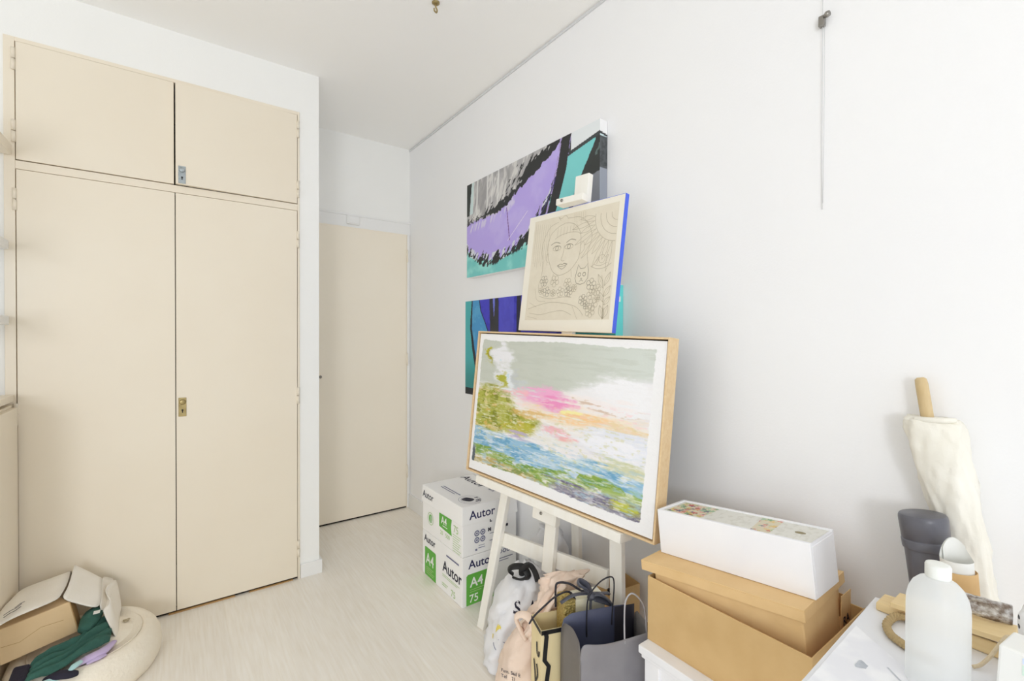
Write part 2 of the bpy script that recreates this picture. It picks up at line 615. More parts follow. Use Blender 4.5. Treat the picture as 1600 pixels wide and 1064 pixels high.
# ------------------------------------------------------------------ built-in wardrobe
w = empty('built_in_wardrobe', (0, YC, 0), label='cream built-in wardrobe with four flat doors in the white wall', cat='wardrobe')
FY = 0.0
UZ0, UZ1, LZ0, LZ1 = 1.957, 2.414, .014, 1.918
boxes('frame', [((OX0, -.008, 0), (-.496, .05, OZ)), ((.524, -.008, 0), (OX1, .05, OZ)), ((-.496, -.008, UZ1 + .002), (.524, .05, OZ)),
                ((-.496, -.006, LZ1 + .003), (.524, .05, UZ0 - .003))], M['beige'], w, bevel=.001)
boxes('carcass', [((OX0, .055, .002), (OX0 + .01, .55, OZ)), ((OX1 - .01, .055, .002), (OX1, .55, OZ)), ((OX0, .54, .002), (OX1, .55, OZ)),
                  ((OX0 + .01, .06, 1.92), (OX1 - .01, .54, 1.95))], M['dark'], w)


def hinge(parent, x, z, h=.085):
    bm = bmesh.new()
    tube_bm(bm, [(x, -.013, z - h / 2), (x, -.013, z - .002)], .0065, 10)
    tube_bm(bm, [(x, -.013, z + .002), (x, -.013, z + h / 2)], .0065, 10)
    return bm_obj('hinge', bm, M['beige'], parent, True)


def lock(parent, x, z, h, wd, mt, y=-.012):
    box('lock_plate', (x - wd / 2, y - .003, z - h / 2), (x + wd / 2, y + .001, z + h / 2), mt, parent, bevel=.0012)
    tube('thumb_disc', [(x, y - .003, z + h * .27), (x, y - .008, z + h * .27), (x, y - .0095, z + h * .27)], [wd * .42, wd * .40, wd * .3], mt, parent, seg=20)
    bm = bmesh.new()
    tube_bm(bm, [(x, y - .0028, z - h * .16), (x, y - .0042, z - h * .16)], .0040, 10)
    box_bm(bm, (x - .002, y - .0042, z - h * .30), (x + .002, y - .0028, z - h * .16))
    bm_obj('keyhole', bm, M['black'], parent)


def leaf(lo, hi):
    return box('door', (lo[0], -.012, lo[1]), (hi[0], .010, hi[1]), M['beige'], w, bevel=.0015)


GX = .0095
a = leaf((-.493, LZ0), (GX - .0015, LZ1))
for z in (1.80, .96):
    hinge(a, -.497, z)
a = leaf((GX + .0015, LZ0), (.521, LZ1))
for z in (1.77, .96, .16):
    hinge(a, .525, z)
lock(a, .034, .943, .086, .030, M['brass'])
a = leaf((-.493, UZ0), (GX - .004, UZ1))
for z in (2.345, 2.065):
    hinge(a, -.499, z)
# the upper right door stands a little open
a = box('door', (-.5105, -.022, UZ0), (0, 0, UZ1), M['beige'], w, bevel=.0015)
a.location = (.521, .010, 0)
a.rotation_euler = (0, 0, math.radians(1.7))
for z in (2.34, 2.03):
    h_ = hinge(a, .004, z)
    h_.location.y = -.010
lock(a, -.487, 2.0, .078, .028, M['zinc'], y=-.022)
# gap under the doors: dark strip painted as its shade, with worn sill
box('plinth_shade', (-.496, .004, 0), (.524, .02, .02), M['dark'], w, bevel=0)
boxes('worn_sill', [((-.02, -.010, 0), (.24, .0, .006)), ((.30, -.010, 0), (.50, .0, .005))], M['kraft_in'], w)

# ------------------------------------------------------------------ shelving unit on the left wall
s = empty('shelving_unit', (-.88, 2.0, 0), label='cream shelving unit over a low cupboard at the left edge beside the wardrobe', cat='shelving')
SXF = .375
y0, y1 = .02, .59
boxes('cupboard', [((.002, y0, 0), (SXF, y1, 1.0))], M['beige'], s, bevel=.002)
box('worktop', (.002, y0, 1.014), (SXF + .006, y1, 1.04), M['beige'], s, bevel=.002)
for z in (1.31, 1.60):
    box('shelf', (.002, y0, z), (SXF - .005, y1, z + .034), M['trim'], s, bevel=.002)
box('shelf', (.002, y0, 1.965), (SXF + .004, y1, 2.005), M['beige'], s, bevel=.002)
box('back_panel', (.001, y0, 1.04), (.012, y1, 1.965), M['trim'], s, bevel=0)
for k in (0, 1):
    d_ = box('door', (SXF, y0 + .004 + k * .285, .06), (SXF + .016, y0 + .283 + k * .285, .99), M['beige'], s, bevel=.002)

# ------------------------------------------------------------------ ceiling hook, hanging wire
t = empty('ceiling_hook', (.881, 1.75, H), label='tiny brass hook in the ceiling', cat='hook')
lathe('rose', [(.016, 0), (.016, -.004), (.006, -.008)], M['brass'], t, seg=16)
tube('hook', [(0, 0, -.004), (0, 0, -.018), (.008, .004, -.026), (.006, .006, -.036), (-.006, 0, -.036), (-.008, -.002, -.028)], .0032, M['brass'], t, seg=8, smooth_n=4)
t = empty('picture_wire', (XR, .524, 2.123), label='thin steel picture wire with a metal grip hanging on the bare right wall', cat='picture hanger')
tube('wire', [(-.006, .004, H - 2.123 - .018), (-.006, .003, .3), (-.007, .002, 0), (-.006, .002, -.25), (-.005, 0, -.506)], .0008, M['rail'], t, seg=6)
tube('wire_tail', [(-.009, -.003, 0), (-.009, -.0045, -.2), (-.006, -.002, -.49)], .0006, M['rail'], t, seg=6)
box('grip', (-.016, -.004, -.016), (-.002, .010, .012), M['steel'], t, bevel=.002)
tube('screw_head', [(-.014, -.004, .006), (-.018, -.012, .006), (-.019, -.018, .006)], [.004, .008, .007], M['steel'], t, seg=14)

# ------------------------------------------------------------------ wall canvases


def interp(u, pts):
    xs = [p[0] for p in pts]
    ys = [p[1] for p in pts]
    return np.interp(u, xs, ys)


def art_lavender(u, v):
    n1 = fbm(u * 9, v * 6, 1)
    n2 = fbm(u * 40, v * 22, 5)
    n3 = fbm(u * 70 + v * 14, v * 10, 8)
    ww = (n1 - .5) * .06
    c = np.zeros(u.shape + (3,)) + np.array([186, 168, 238.])
    c = mixc(c, (200, 186, 244), sst(.45, .7, n1) * .6)
    C1 = interp(u, [(0, .44), (.03, .43), (.155, .42), (.30, .40), (.385, .36), (.515, .22), (.664, .10), (.76, .02), (1, -.2)])
    up = sst(-.01, .01, C1 - v + ww)
    g = mixc(np.zeros_like(c) + np.array([178, 176, 178.]), (216, 214, 212), sst(.45, .62, n3))
    g = mixc(g, (150, 148, 150), sst(.56, .7, fbm(u * 24, v * 4, 21)) * .7)
    for uu, wd in ((.10, .012), (.20, .008), (.30, .01), (.245, .006)):
        g = mixc(g, (232, 232, 230), (1 - sst(wd * .4, wd, np.abs(u - uu - .03 * (.4 - v)))) * .8)
    c = c * (1 - up[..., None]) + g * up[..., None]
    # white smear along the boundary
    c = mixc(c, (214, 206, 240), (1 - sst(.02, .06, np.abs(v - C1 - .05 + ww))) * sst(.5, .62, n3) * (u < .45))
    # black ragged brush band
    th = .025 + .05 * sst(.05, .35, u) + .03 * sst(.3, .6, u)
    band = sst(0, .3, th * (0.6 + 1.5 * (n2 - .5)) - np.abs(v - C1 + .03 + (n3 - .5) * .14)) * 1.0
    brush = fbm(u * 60 + v * 30, v * 14 - u * 8, 91)
    th2 = .012 + .030 * sst(.12, .30, u) + .022 * sst(.42, .60, u)
    band = np.where(np.abs(v - C1 + .030 + (n2 - .5) * .09 + (brush - .5) * .10) < th2 * (.2 + 1.6 * brush), 1.0, 0.0) * (u < .79)
    band = np.maximum(band, np.where((v < C1 + .01) & (v > C1 - .20 * sst(.05, .5, u) - .03) & (brush > .60), .9, 0.) * (u < .78))
    c = mixc(c, (34, 36, 38), band)
    # upper left corner dark and mint strip
    c = mixc(c, (205, 222, 222), ((u < .075 - .04 * v) & (v < .33)).astype(float))
    c = mixc(c, (38, 44, 40), ((u < .045 - .06 * v + .01 * n2) & (v < .34)).astype(float))
    # lower turquoise field with its black rim
    C2 = interp(u, [(0, .70), (.04, .76), (.133, .84), (.222, .87), (.35, .85), (.516, .77), (.62, .63), (.70, .48), (.745, .30), (.77, .2), (1, .1)])
    low = sst(-.01, .01, v - C2 + ww * .6)
    tq = mixc(np.zeros_like(c) + np.array([116, 202, 200.]), (150, 222, 216), sst(.4, .65, n1))
    c = c * (1 - low[..., None]) + tq * low[..., None]
    wh = np.where((v - C2 > -.07) & (v - C2 < .03) & (n3 > .50) & (u < .72), .9, 0.)
    c = mixc(c, (222, 228, 232), wh)
    blk = np.where(np.abs(v - C2 - .010 + (n3 - .5) * .12 + (brush - .5) * .10) < .010 + .04 * sst(.45, .62, brush) + .016 * sst(.3, .5, u), 1., 0.) * (u < .76)
    c = mixc(c, (30, 34, 36), blk)
    # stem
    su = interp(v, [(0, .812), (.27, .780), (.56, .722), (1, .62)])
    c = mixc(c, (36, 38, 40), (np.abs(u - su) < .030 + .010 * (n2 - .5)).astype(float))
    c = mixc(c, (176, 158, 214), (np.abs(u - su + .034) < .006).astype(float) * (n2 > .40))
    # right part
    right = u > su + .030
    t1 = interp(v, [(0, .9), (.13, .985), (.5, .860), (.7, .80)])
    c = mixc(c, (126, 212, 212), (right & (u < t1) & (v > .10)).astype(float))
    c = mixc(c, (44, 48, 48), (right & (u >= t1 - .01 * n2) & (v > .08)).astype(float))
    c = mixc(c, (92, 110, 108), (right & (np.abs(u - t1 - .04 - .05 * (n2 - .5)) < .010) & (v > .12) & (v < .26)).astype(float))
    c = mixc(c, (134, 138, 148), (right & (u > .90 + .03 * (n2 - .5)) & (v > .40 - .04 * (u - .93) * 10 + .02 * n2)).astype(float))
    wl = interp(u, [(.8, .16), (.835, .14), (1.0, .085)])
    c = mixc(c, (56, 62, 64), (right & (v < wl + .030)).astype(float))
    c = mixc(c, (232, 237, 240), (right & (v < wl) & (u > .838)).astype(float))
    # fine lines
    c = mixc(c, (112, 72, 150), ((np.abs(u - (.382 + .024 * (v - .40) / .31)) < .003) & (v > .40) & (v < .72)).astype(float))
    lu = .542 - .146 * (v - .511) / .2
    c = mixc(c, (232, 224, 248), ((np.abs(u - lu) < .003) & (v > .50) & (v < .72)).astype(float))
    au = interp(v, [(.2, .755), (.35, .735), (.5, .68), (.62, .62)])
    c = mixc(c, (60, 50, 110), ((np.abs(u - au) < .004) & (v > .30) & (v < .62)).astype(float))
    return c


def art_blue(u, v):
    n1 = fbm(u * 6, v * 4, 3)
    n2 = fbm(u * 40, v * 12, 6)
    c = np.zeros(u.shape + (3,)) + np.array([62, 60, 196.])
    k = u - (n1 - .5) * .012
    c = mixc(c, (44, 40, 170), sst(.45, .6, n2) * .6)
    b1 = interp(v, [(0, .065), (.3, .055), (.5, .075), (.8, .12), (1, .16)])
    b2 = interp(v, [(0, .135), (.12, .15), (.25, .19), (.45, .24), (1, .36)])
    c = mixc(c, (66, 150, 205), (k < b2).astype(float))
    c = mixc(c, (88, 170, 214), ((k < b2) & (n2 > .55)).astype(float) * .7)
    c = mixc(c, (70, 176, 180), (k < b1).astype(float))
    lo = sst(.55, .9, v)
    c = mixc(c, (44, 140, 140), ((k < b1)).astype(float) * lo)
    c = mixc(c, (24, 26, 40), (np.abs(k - b1) < .005 + .012 * v).astype(float))
    c = mixc(c, (26, 26, 60), (np.abs(k - b2) < .004).astype(float))
    c = mixc(c, (40, 42, 50), ((k > .225 + .01 * v) & (k < .30)).astype(float))
    c = mixc(c, (110, 120, 220), ((np.abs(k - .262) < .010 - .05 * (v - .0)) & (v < .18)).astype(float))
    c = mixc(c, (92, 92, 212), ((k > .305) & (k < .42)).astype(float) * .6)
    c = mixc(c, (30, 28, 60), ((k > .44) & (k < .47)).astype(float))
    c = mixc(c, (78, 196, 196), (k > .80 - .1 * v).astype(float))
    c = mixc(c, (30, 34, 40), (np.abs(k - (.80 - .1 * v)) < .02).astype(float))
    c = mixc(c, (20, 28, 36), ((v > .93) & (k < .2) & (n2 > .42)).astype(float))
    return c


def side_lav(u, v):
    n = fbm(u * 6, v * 40, 9)
    c = np.zeros(u.shape + (3,)) + np.array([84, 88, 92.])
    c = mixc(c, (60, 64, 66), sst(.45, .6, n))
    c = mixc(c, (152, 158, 170), (v > .36).astype(float))
    c = mixc(c, (215, 235, 240), (v < .125).astype(float))
    c = mixc(c, (30, 32, 36), (v < .108 + .012 * u).astype(float))
    c = mixc(c, (242, 242, 243), (v < .090 + .014 * u).astype(float))
    return c


def side_blue(u, v):
    c = np.zeros(u.shape + (3,)) + np.array([112, 224, 222.])
    c = mixc(c, (240, 244, 244), ((v > .085) & (v < .12)).astype(float) * (u < .6))
    c = mixc(c, (80, 170, 170), (v > .5).astype(float))
    return c


def wall_canvas(name, yl, yr, zb, zt, fn, sidefn, label):
    dpt = .043
    root = empty(name, (XR - dpt - .002, yl, zb), -math.pi / 2, label, 'painting', 'abstract canvases on the right wall')
    wd, ht = yl - yr, zt - zb
    box('stretcher', (.0008, .0008, .0008), (wd - .0008, dpt, ht - .0008), M['canvas_white'], root, bevel=.0005)
    paint_grid('painted_face', wd, ht, 420, 220, fn, M['art_smooth'], root)
    sd = paint_grid('painted_edge', dpt, ht, 8, 160, sidefn, M['art_smooth'], root)
    sd.rotation_euler = (0, 0, math.pi / 2)
    sd.location = (wd, 0, 0)
    return root


wall_canvas('abstract_canvas', 2.335, 1.298, 1.609, 2.1416, art_lavender, side_lav,
            'lilac, black and turquoise abstract canvas hung higher on the right wall')
wall_canvas('abstract_canvas', 2.350, 1.212, .938, 1.473, art_blue, side_blue,
            'royal blue and teal abstract canvas hung lower, behind the easel')

# ------------------------------------------------------------------ easel group: local x = along the frame, y = towards the wall, z = up the slope
EM = basis((1.065, 1.81, .672), (.104, -.994, -.027), (.99, .106, -.09))
EU, EN, EV = [Vector(EM.col[i][:3]) for i in range(3)]
EO = EM.translation.copy()
FW, FH = .9465, .6264

root = empty('framed_painting', mat=EM, label='landscape abstract in pinks, greens and blues in a pale wood floater frame on the easel', cat='painting')
fd = .055
boxes('frame', [((0, 0, 0), (.0065, fd, FH)), ((FW - .0065, 0, 0), (FW, fd, FH)), ((.0065, 0, 0), (FW - .0065, fd, .0065)),
                ((.0065, 0, FH - .0065), (FW - .0065, fd, FH))], M['oak'], root, bevel=.0008)
box('backing', (.006, fd - .012, .006), (FW - .006, fd - .004, FH - .006), M['dark'], root, bevel=0)
g_ = .0115
box('canvas', (g_, .0075, g_), (FW - g_, .040, FH - g_), M['canvas_white'], root, bevel=.001)


def art_landscape(u, v):
    warp = fbm(u * 4, v * 9, 2)
    str_ = fbm(u * 9, v * 60, 4)       # horizontal dry-brush
    fine = fbm(u * 60, v * 120, 7)
    blot = fbm(u * 16, v * 22, 12)
    uu = u + (blot - .5) * .13 + (fine - .5) * .03
    vv = v + (warp - .5) * .09 + (str_ - .5) * .07 + (fine - .5) * .02

    def ell(cx, cy, rx, ry, soft=.6):
        d = np.sqrt(((uu - cx) / rx) ** 2 + ((vv - cy) / ry) ** 2)
        return 1 - sst(1 - soft, 1 + soft * .3, d)

    def rough(mask, k=1.0):
        return np.clip(mask * 1.05 + (str_ - .5) * 2.0 * k * np.sqrt(mask) + (fine - .5) * 1.2 * k * np.sqrt(mask), 0, 1) * (mask > .01)

    c = np.zeros(u.shape + (3,)) + np.array([240, 238, 240.])
    # mid-field pale mix
    c = mixc(c, (228, 226, 236), sst(.4, .65, str_) * .7)
    c = mixc(c, (250, 232, 208), rough(ell(.62, .47, .40, .12)) * .8)
    c = mixc(c, (226, 232, 246), rough(ell(.85, .58, .22, .10)) * .8)
    # sky
    sk = interp(u, [(0, .36), (.2, .37), (.28, .36), (.45, .37), (.576, .34), (.72, .27), (.94, .215), (1, .2)])
    skm = sst(-.03, .03, sk - v + (str_ - .5) * .06)
    skc = mixc(np.zeros_like(c) + np.array([202, 206, 196.]), (214, 220, 214), sst(.4, 1, u))
    skc = mixc(skc, (192, 197, 186), sst(.5, .7, str_) * .35)
    c = c * (1 - skm[..., None]) + skc * skm[..., None]
    c = mixc(c, (206, 212, 214), rough(ell(.30, .37, .09, .06)) * .7)
    # cloud bank right
    c = mixc(c, (246, 246, 250), rough(ell(.86, .32, .22, .10), .5))
    c = mixc(c, (248, 240, 240), rough(ell(.72, .38, .2, .06), .8) * .8)
    # cloud upper left with blue strokes
    c = mixc(c, (238, 238, 242), rough(ell(.175, .17, .065, .20), .6))
    c = mixc(c, (232, 236, 240), rough(ell(.23, .30, .05, .10), .7))
    c = mixc(c, (178, 214, 228), rough(ell(.205, .27, .035, .09), 1.2) * (blot > .5) * .9)
    c = mixc(c, (196, 200, 206), rough(ell(.28, .30, .03, .08), 1.0) * .5)
    # pink
    c = mixc(c, (244, 176, 214), rough(ell(.45, .405, .17, .060), .9))
    c = mixc(c, (242, 150, 200), rough(ell(.53, .425, .10, .035), 1.0))
    c = mixc(c, (250, 190, 200), rough(ell(.30, .39, .08, .03), 1.2) * .8)
    # peach
    c = mixc(c, (248, 206, 150), rough(ell(.62, .49, .20, .045), 1.0))
    c = mixc(c, (238, 214, 170), rough(ell(.86, .50, .12, .025), 1.3) * .9)
    c = mixc(c, (250, 240, 170), rough(ell(.61, .46, .05, .018), 1.0))
    c = mixc(c, (196, 160, 130), rough(ell(.80, .405, .16, .015), 2.0) * .5)
    # olive meadow left
    ol = np.clip(ell(.10, .54, .20, .20, .45) + ell(.27, .58, .19, .10, .6), 0, 1)
    c = mixc(c, (176, 178, 74), rough(ol, .7))
    c = mixc(c, (150, 156, 40), rough(ol, .7) * sst(.5, .6, blot))
    c = mixc(c, (214, 180, 92), rough(ol, .7) * sst(.54, .66, fbm(u * 22, v * 26, 31)) * .9)
    c = mixc(c, (120, 128, 30), rough(ol, .7) * sst(.58, .68, fbm(u * 24, v * 26, 33)) * .8)
    c = mixc(c, (228, 214, 160), rough(ol, .7) * sst(.60, .7, fbm(u * 26, v * 30, 35)) * .8)
    c = mixc(c, (226, 186, 118), rough(ell(.36, .52, .14, .04), 1.0) * .8)
    c = mixc(c, (186, 180, 50), rough(ell(.30, .64, .12, .05), 1.0) * .8)
    # yellow-green dabs upper left
    c = mixc(c, (188, 182, 44), rough(ell(.088, .15, .020, .075), .7))
    c = mixc(c, (150, 140, 30), rough(ell(.096, .18, .010, .05), .7) * .8)
    c = mixc(c, (176, 176, 60), rough(ell(.185, .31, .028, .06), .8))
    # coral, lavender
    c = mixc(c, (244, 128, 128), rough(ell(.595, .632, .055, .026), 1.1))
    c = mixc(c, (246, 170, 180), rough(ell(.56, .61, .09, .04), 1.4) * .7)
    c = mixc(c, (190, 176, 210), rough(ell(.34, .69, .07, .035), 1.1) * .9)
    c = mixc(c, (238, 236, 226), rough(ell(.52, .66, .14, .05), 1.1) * .7)
    c = mixc(c, (246, 246, 252), rough(ell(.80, .61, .20, .06), .8) * .9)
    c = mixc(c, (206, 210, 168), rough(ell(.87, .70, .16, .06), 1.1) * .8)
    # river of blues
    bc = interp(u, [(0, .765), (.25, .785), (.5, .79), (.75, .775), (1, .79)])
    bw = interp(u, [(0, .075), (.3, .075), (.6, .065), (1, .05)])
    bm_ = 1 - sst(.55, 1.15, np.abs(vv - bc) / bw)
    c = mixc(c, (150, 194, 222), rough(bm_, .8))
    c = mixc(c, (108, 166, 204), rough(bm_, .8) * sst(.52, .62, fbm(u * 10, v * 44, 41)))
    c = mixc(c, (206, 224, 238), rough(bm_, .8) * sst(.55, .66, fbm(u * 12, v * 50, 43)))
    c = mixc(c, (236, 240, 232), rough(ell(.62, .745, .16, .02), 1.6) * .7)
    # green bank
    gc = interp(u, [(0, .855), (.19, .862), (.44, .880), (.635, .852), (.83, .826), (1, .85)])
    gm = 1 - sst(.4, 1.2, np.abs(vv - gc) / .036)
    c = mixc(c, (138, 168, 70), rough(gm, .9) * sst(.36, .48, blot + .1))
    c = mixc(c, (104, 150, 70), rough(gm, .9) * sst(.54, .62, blot) * .8)
    # lower edge
    lo = sst(.885, .915, vv)
    c = mixc(c, (190, 168, 100), rough(lo * (1 - sst(.42, .55, u)), .8))
    c = mixc(c, (132, 150, 80), rough(lo * (1 - sst(.3, .5, u)), .8) * sst(.5, .6, blot))
    pm = sst(.865, .89, vv + .01) * sst(.48, .60, uu)
    c = mixc(c, (142, 138, 156), rough(pm, .7))
    c = mixc(c, (112, 106, 132), rough(pm, .7) * sst(.5, .62, str_))
    c = mixc(c, (168, 170, 168), rough(pm, .7) * sst(.56, .7, fine) * .8)
    c = mixc(c, (192, 196, 70), rough(ell(.89, .915, .07, .035), 1.0))
    c = mixc(c, (176, 198, 120), rough(ell(.86, .86, .12, .03), 1.2) * .7)
    c = mixc(c, (160, 206, 228), rough(ell(.93, .81, .07, .03), 1.1) * .8)
    # scattered dry-brush flecks over the whole lower field
    low_ = sst(.40, .55, v)
    fl1, fl2, fl3 = fbm(u * 34, v * 120, 81), fbm(u * 30, v * 100, 83), fbm(u * 44, v * 80, 85)
    c = mixc(c, (244, 244, 246), low_ * sst(.56, .74, fl1) * .55)
    c = mixc(c, (168, 200, 222), low_ * sst(.56, .74, fl2) * sst(.55, .8, v) * .6)
    c = mixc(c, (206, 204, 150), low_ * sst(.60, .76, fl3) * .4)
    c = mixc(c, (250, 214, 216), (1 - low_) * sst(.36, .42, v) * sst(.62, .7, fl2) * .6)
    # grey-blue left edge below
    c = mixc(c, (90, 100, 110), (u < .032 + .01 * fine) * sst(.80, .86, v) * 1.0)
    # bare margin with a ragged edge
    rg = (fbm(u * 50, v * 50, 51) - .5) * .014
    inside = np.minimum(np.minimum((u - .016 - .008 * (1 - v)) / 1.0, (.962 - .012 * v - u)), np.minimum((v - .040 - .006 * np.sin(u * 9)) * .66, (.942 - .012 * np.sin(u * 5) - v) * .66)) + rg * .7
    # rounded corners
    cx_ = np.maximum(np.abs(u - .49) - .445, 0)
    cy_ = np.maximum(np.abs(v - .49) - .42, 0)
    inside = np.minimum(inside, .035 - np.sqrt(cx_ ** 2 + cy_ ** 2) + rg)
    c = mixc(c, (245, 245, 247), 1 - sst(-.001, .002, inside))
    return c


paint_grid('painted_face', FW - 2 * g_, FH - 2 * g_, 700, 460, art_landscape, M['art'], root, y=.0070, x0=g_, z0=g_)

# drawing canvas standing on the frame's top edge
DM = basis((1.206, 1.609, 1.2985), (.039, -.999, -.027), (.993, .042, -.112))
root = empty('sketched_canvas', mat=DM, label='square beige canvas with a pencil sketch and blue sides above the framed painting', cat='painting')
SW, SH, SD = .515, .493, .018
box('canvas', (0, .0005, 0), (SW - .001, SD, SH), M['canvas_edge'], root, bevel=.0012)
box('blue_edge', (SW - .0012, 0, 0), (SW + .0006, SD + .001, SH), M['blue_side'], root, bevel=.0003)
box('blue_edge', (0, .001, SH), (SW, SD, SH + .0012), M['blue_side'], root, bevel=.0003)
mesh_obj('sketch_ground', [(.072 * SW, .0002, .088 * SH), (.962 * SW, .0002, .095 * SH), (.953 * SW, .0002, .952 * SH), (.076 * SW, .0002, .950 * SH)],
         [(0, 1, 2, 3)], M['canvas_raw'], root)


def uv(p):
    return (p[0] * SW, (1 - p[1]) * SH)


def curve2(pts, n=6):
    return [(q.x, q.y) for q in catmull([(p[0], p[1], 0) for p in pts], n)]


V_, F_ = [], []
V2_, F2_ = [], []


def pen(pts, wd=.0016, dark=False, smooth=True):
    P = [uv(p) for p in (curve2(pts) if smooth and len(pts) > 2 else pts)]
    if dark:
        ribbon(V2_, F2_, P, wd, -.0002)
    else:
        ribbon(V_, F_, P, wd, -.0001)


def arc(cx, cy, rx, ry, a0, a1, n=16):
    return [(cx + rx * math.cos(math.radians(a0 + (a1 - a0) * k / n)), cy - ry * math.sin(math.radians(a0 + (a1 - a0) * k / n))) for k in range(n + 1)]


# face
pen([(.285, .20), (.262, .29), (.275, .36), (.295, .42), (.34, .50), (.40, .54), (.453, .545), (.53, .52), (.585, .47), (.617, .42), (.625, .33), (.612, .23), (.56, .16), (.50, .13), (.44, .121)], .0018)
pen([(.44, .121), (.37, .14), (.31, .175), (.285, .20)], .0016)
pen([(.34, .24), (.40, .215), (.50, .205), (.58, .215), (.612, .235)], .0016)
for k in range(7):
    pen([(.36 + .035 * k, .228 - .004 * k), (.365 + .034 * k, .15)], .0010)
pen([(.30, .285), (.35, .268), (.405, .282)], .0026, True)
pen([(.472, .285), (.52, .264), (.572, .278)], .0026, True)
for cx in (.382, .513):
    cx -= .01
    pen(arc(cx, .325, .045, .026, 10, 170), .0022, True)
    pen(arc(cx, .320, .045, .020, 190, 350), .0014)
    pen(arc(cx, .320, .016, .018, 0, 360), .0024, True)
pen([(.452, .30), (.448, .37), (.432, .415), (.447, .432), (.468, .428)], .0016)
pen([(.395, .468), (.43, .455), (.45, .461), (.47, .453), (.505, .462)], .0024, True)
pen([(.395, .468), (.45, .475), (.505, .462)], .0018, True)
pen([(.405, .474), (.45, .497), (.495, .472)], .0018, True)
pen([(.28, .36), (.262, .36), (.258, .40), (.285, .43)], .0014)
pen([(.622, .33), (.65, .30), (.665, .36), (.62, .40)], .0014)
# hair left and right
pen([(.385, .09), (.36, .06), (.39, .075), (.43, .055), (.46, .08)], .0016)
pen([(.36, .10), (.27, .13), (.215, .22), (.20, .33), (.23, .44), (.22, .55)], .0015)
pen([(.46, .085), (.60, .10), (.69, .18), (.73, .28), (.70, .40), (.72, .48)], .0015)
pen([(.66, .14), (.69, .175), (.685, .205)], .0013)
pen([(.36, .53), (.35, .60)], .0014)
pen([(.55, .51), (.56, .57)], .0014)
# vertical hatch behind
for k in range(8):
    xx = .098 + .024 * k
    pen([(xx, .075 + .004 * k), (xx + .004, .42 + .03 * (k % 3))], .0009, smooth=False)
for k in range(6):
    xx = .53 + .022 * k
    pen([(xx, .06), (xx + .01, .13 + .02 * (k % 2))], .0009, smooth=False)
# sun with rays
for r in (.06, .11, .16, .21):
    pen(arc(.955, .12, r, r * 1.02, 175, 268, 14), .0016)
for k, aa in enumerate(range(180, 268, 9)):
    c_, s_ = math.cos(math.radians(aa)), math.sin(math.radians(aa))
    lng = .36 + .08 * (k % 2)
    p0 = (.955 + .215 * c_, .12 - .215 * s_)
    p1 = (.955 + lng * c_, .12 - lng * s_)
    q = (-s_ * .018, -c_ * .018)
    mid = ((p0[0] + p1[0]) / 2, (p0[1] + p1[1]) / 2)
    pen([p0, (mid[0] + q[0], mid[1] + q[1]), p1], .0014)
    pen([p0, (mid[0] - q[0], mid[1] - q[1]), p1], .0014)
# cat
pen([(.601, .585), (.612, .53), (.624, .478), (.648, .512), (.69, .51), (.714, .478), (.728, .53), (.728, .59), (.70, .625), (.66, .635), (.62, .625), (.601, .585)], .0022, True, smooth=False)
for cx in (.642, .690):
    pen(arc(cx, .558, .014, .014, 0, 360, 12), .0026, True)
pen([(.658, .588), (.672, .588), (.665, .598), (.658, .588)], .0022, True, smooth=False)
pen([(.645, .612), (.665, .602), (.685, .612)], .0016, True)
# flowers


def flower(cx, cy, r, n, dark, off=0.0):
    for k in range(n):
        a_ = 2 * math.pi * k / n + off
        pen(arc(cx + r * .62 * math.cos(a_), cy + r * .62 * math.sin(a_), r * .40, r * .40, 0, 360, 9), .0015, dark)
    pen(arc(cx, cy, r * .24, r * .24, 0, 360, 8), .0017, dark)


for i, (fx, fy, fr) in enumerate([(.261, .584, .045), (.385, .591, .048), (.24, .665, .03), (.302, .676, .042), (.38, .69, .03), (.457, .682, .040), (.546, .685, .042), (.528, .616, .040), (.60, .66, .03),
                                  (.766, .64, .045), (.822, .685, .042), (.776, .715, .040), (.702, .757, .042), (.801, .791, .044), (.78, .844, .045), (.74, .80, .03), (.84, .75, .026)]):
    flower(fx, fy, fr, 5 if i % 2 else 6, i % 3 == 0, i * .4)
pen([(.22, .71), (.35, .735), (.48, .725), (.58, .73)], .0016)
pen([(.22, .56), (.20, .62), (.215, .68)], .0014)
# leaves right


def pleaf(x0, y0, x1, y1, wd):
    dx, dy = x1 - x0, y1 - y0
    mx, my = (x0 + x1) / 2, (y0 + y1) / 2
    ln = math.hypot(dx, dy)
    qx, qy = -dy / ln * wd, dx / ln * wd
    pen([(x0, y0), (mx + qx, my + qy), (x1, y1)], .0015)
    pen([(x0, y0), (mx - qx, my - qy), (x1, y1)], .0015)
    pen([(x0, y0), (x1, y1)], .0009, smooth=False)


pen([(.90, .90), (.895, .80), (.885, .70), (.86, .58)], .0014)
for args in [(.885, .68, .825, .57, .018), (.89, .66, .935, .56, .018), (.892, .74, .945, .66, .018), (.90, .80, .95, .74, .018), (.895, .78, .85, .70, .016),
             (.90, .90, .865, .80, .020), (.905, .90, .94, .80, .022), (.90, .905, .90, .82, .012)]:
    pleaf(*args)
# little bird bowl
pen([(.745, .50), (.80, .525), (.87, .525), (.935, .495)], .0016)
pen([(.77, .49), (.83, .505), (.90, .485)], .0014)
pen(arc(.845, .455, .028, .032, 0, 360, 12), .0014)
pen([(.79, .47), (.82, .44), (.80, .49)], .0013)
pen([(.87, .45), (.90, .43), (.885, .48)], .0013)
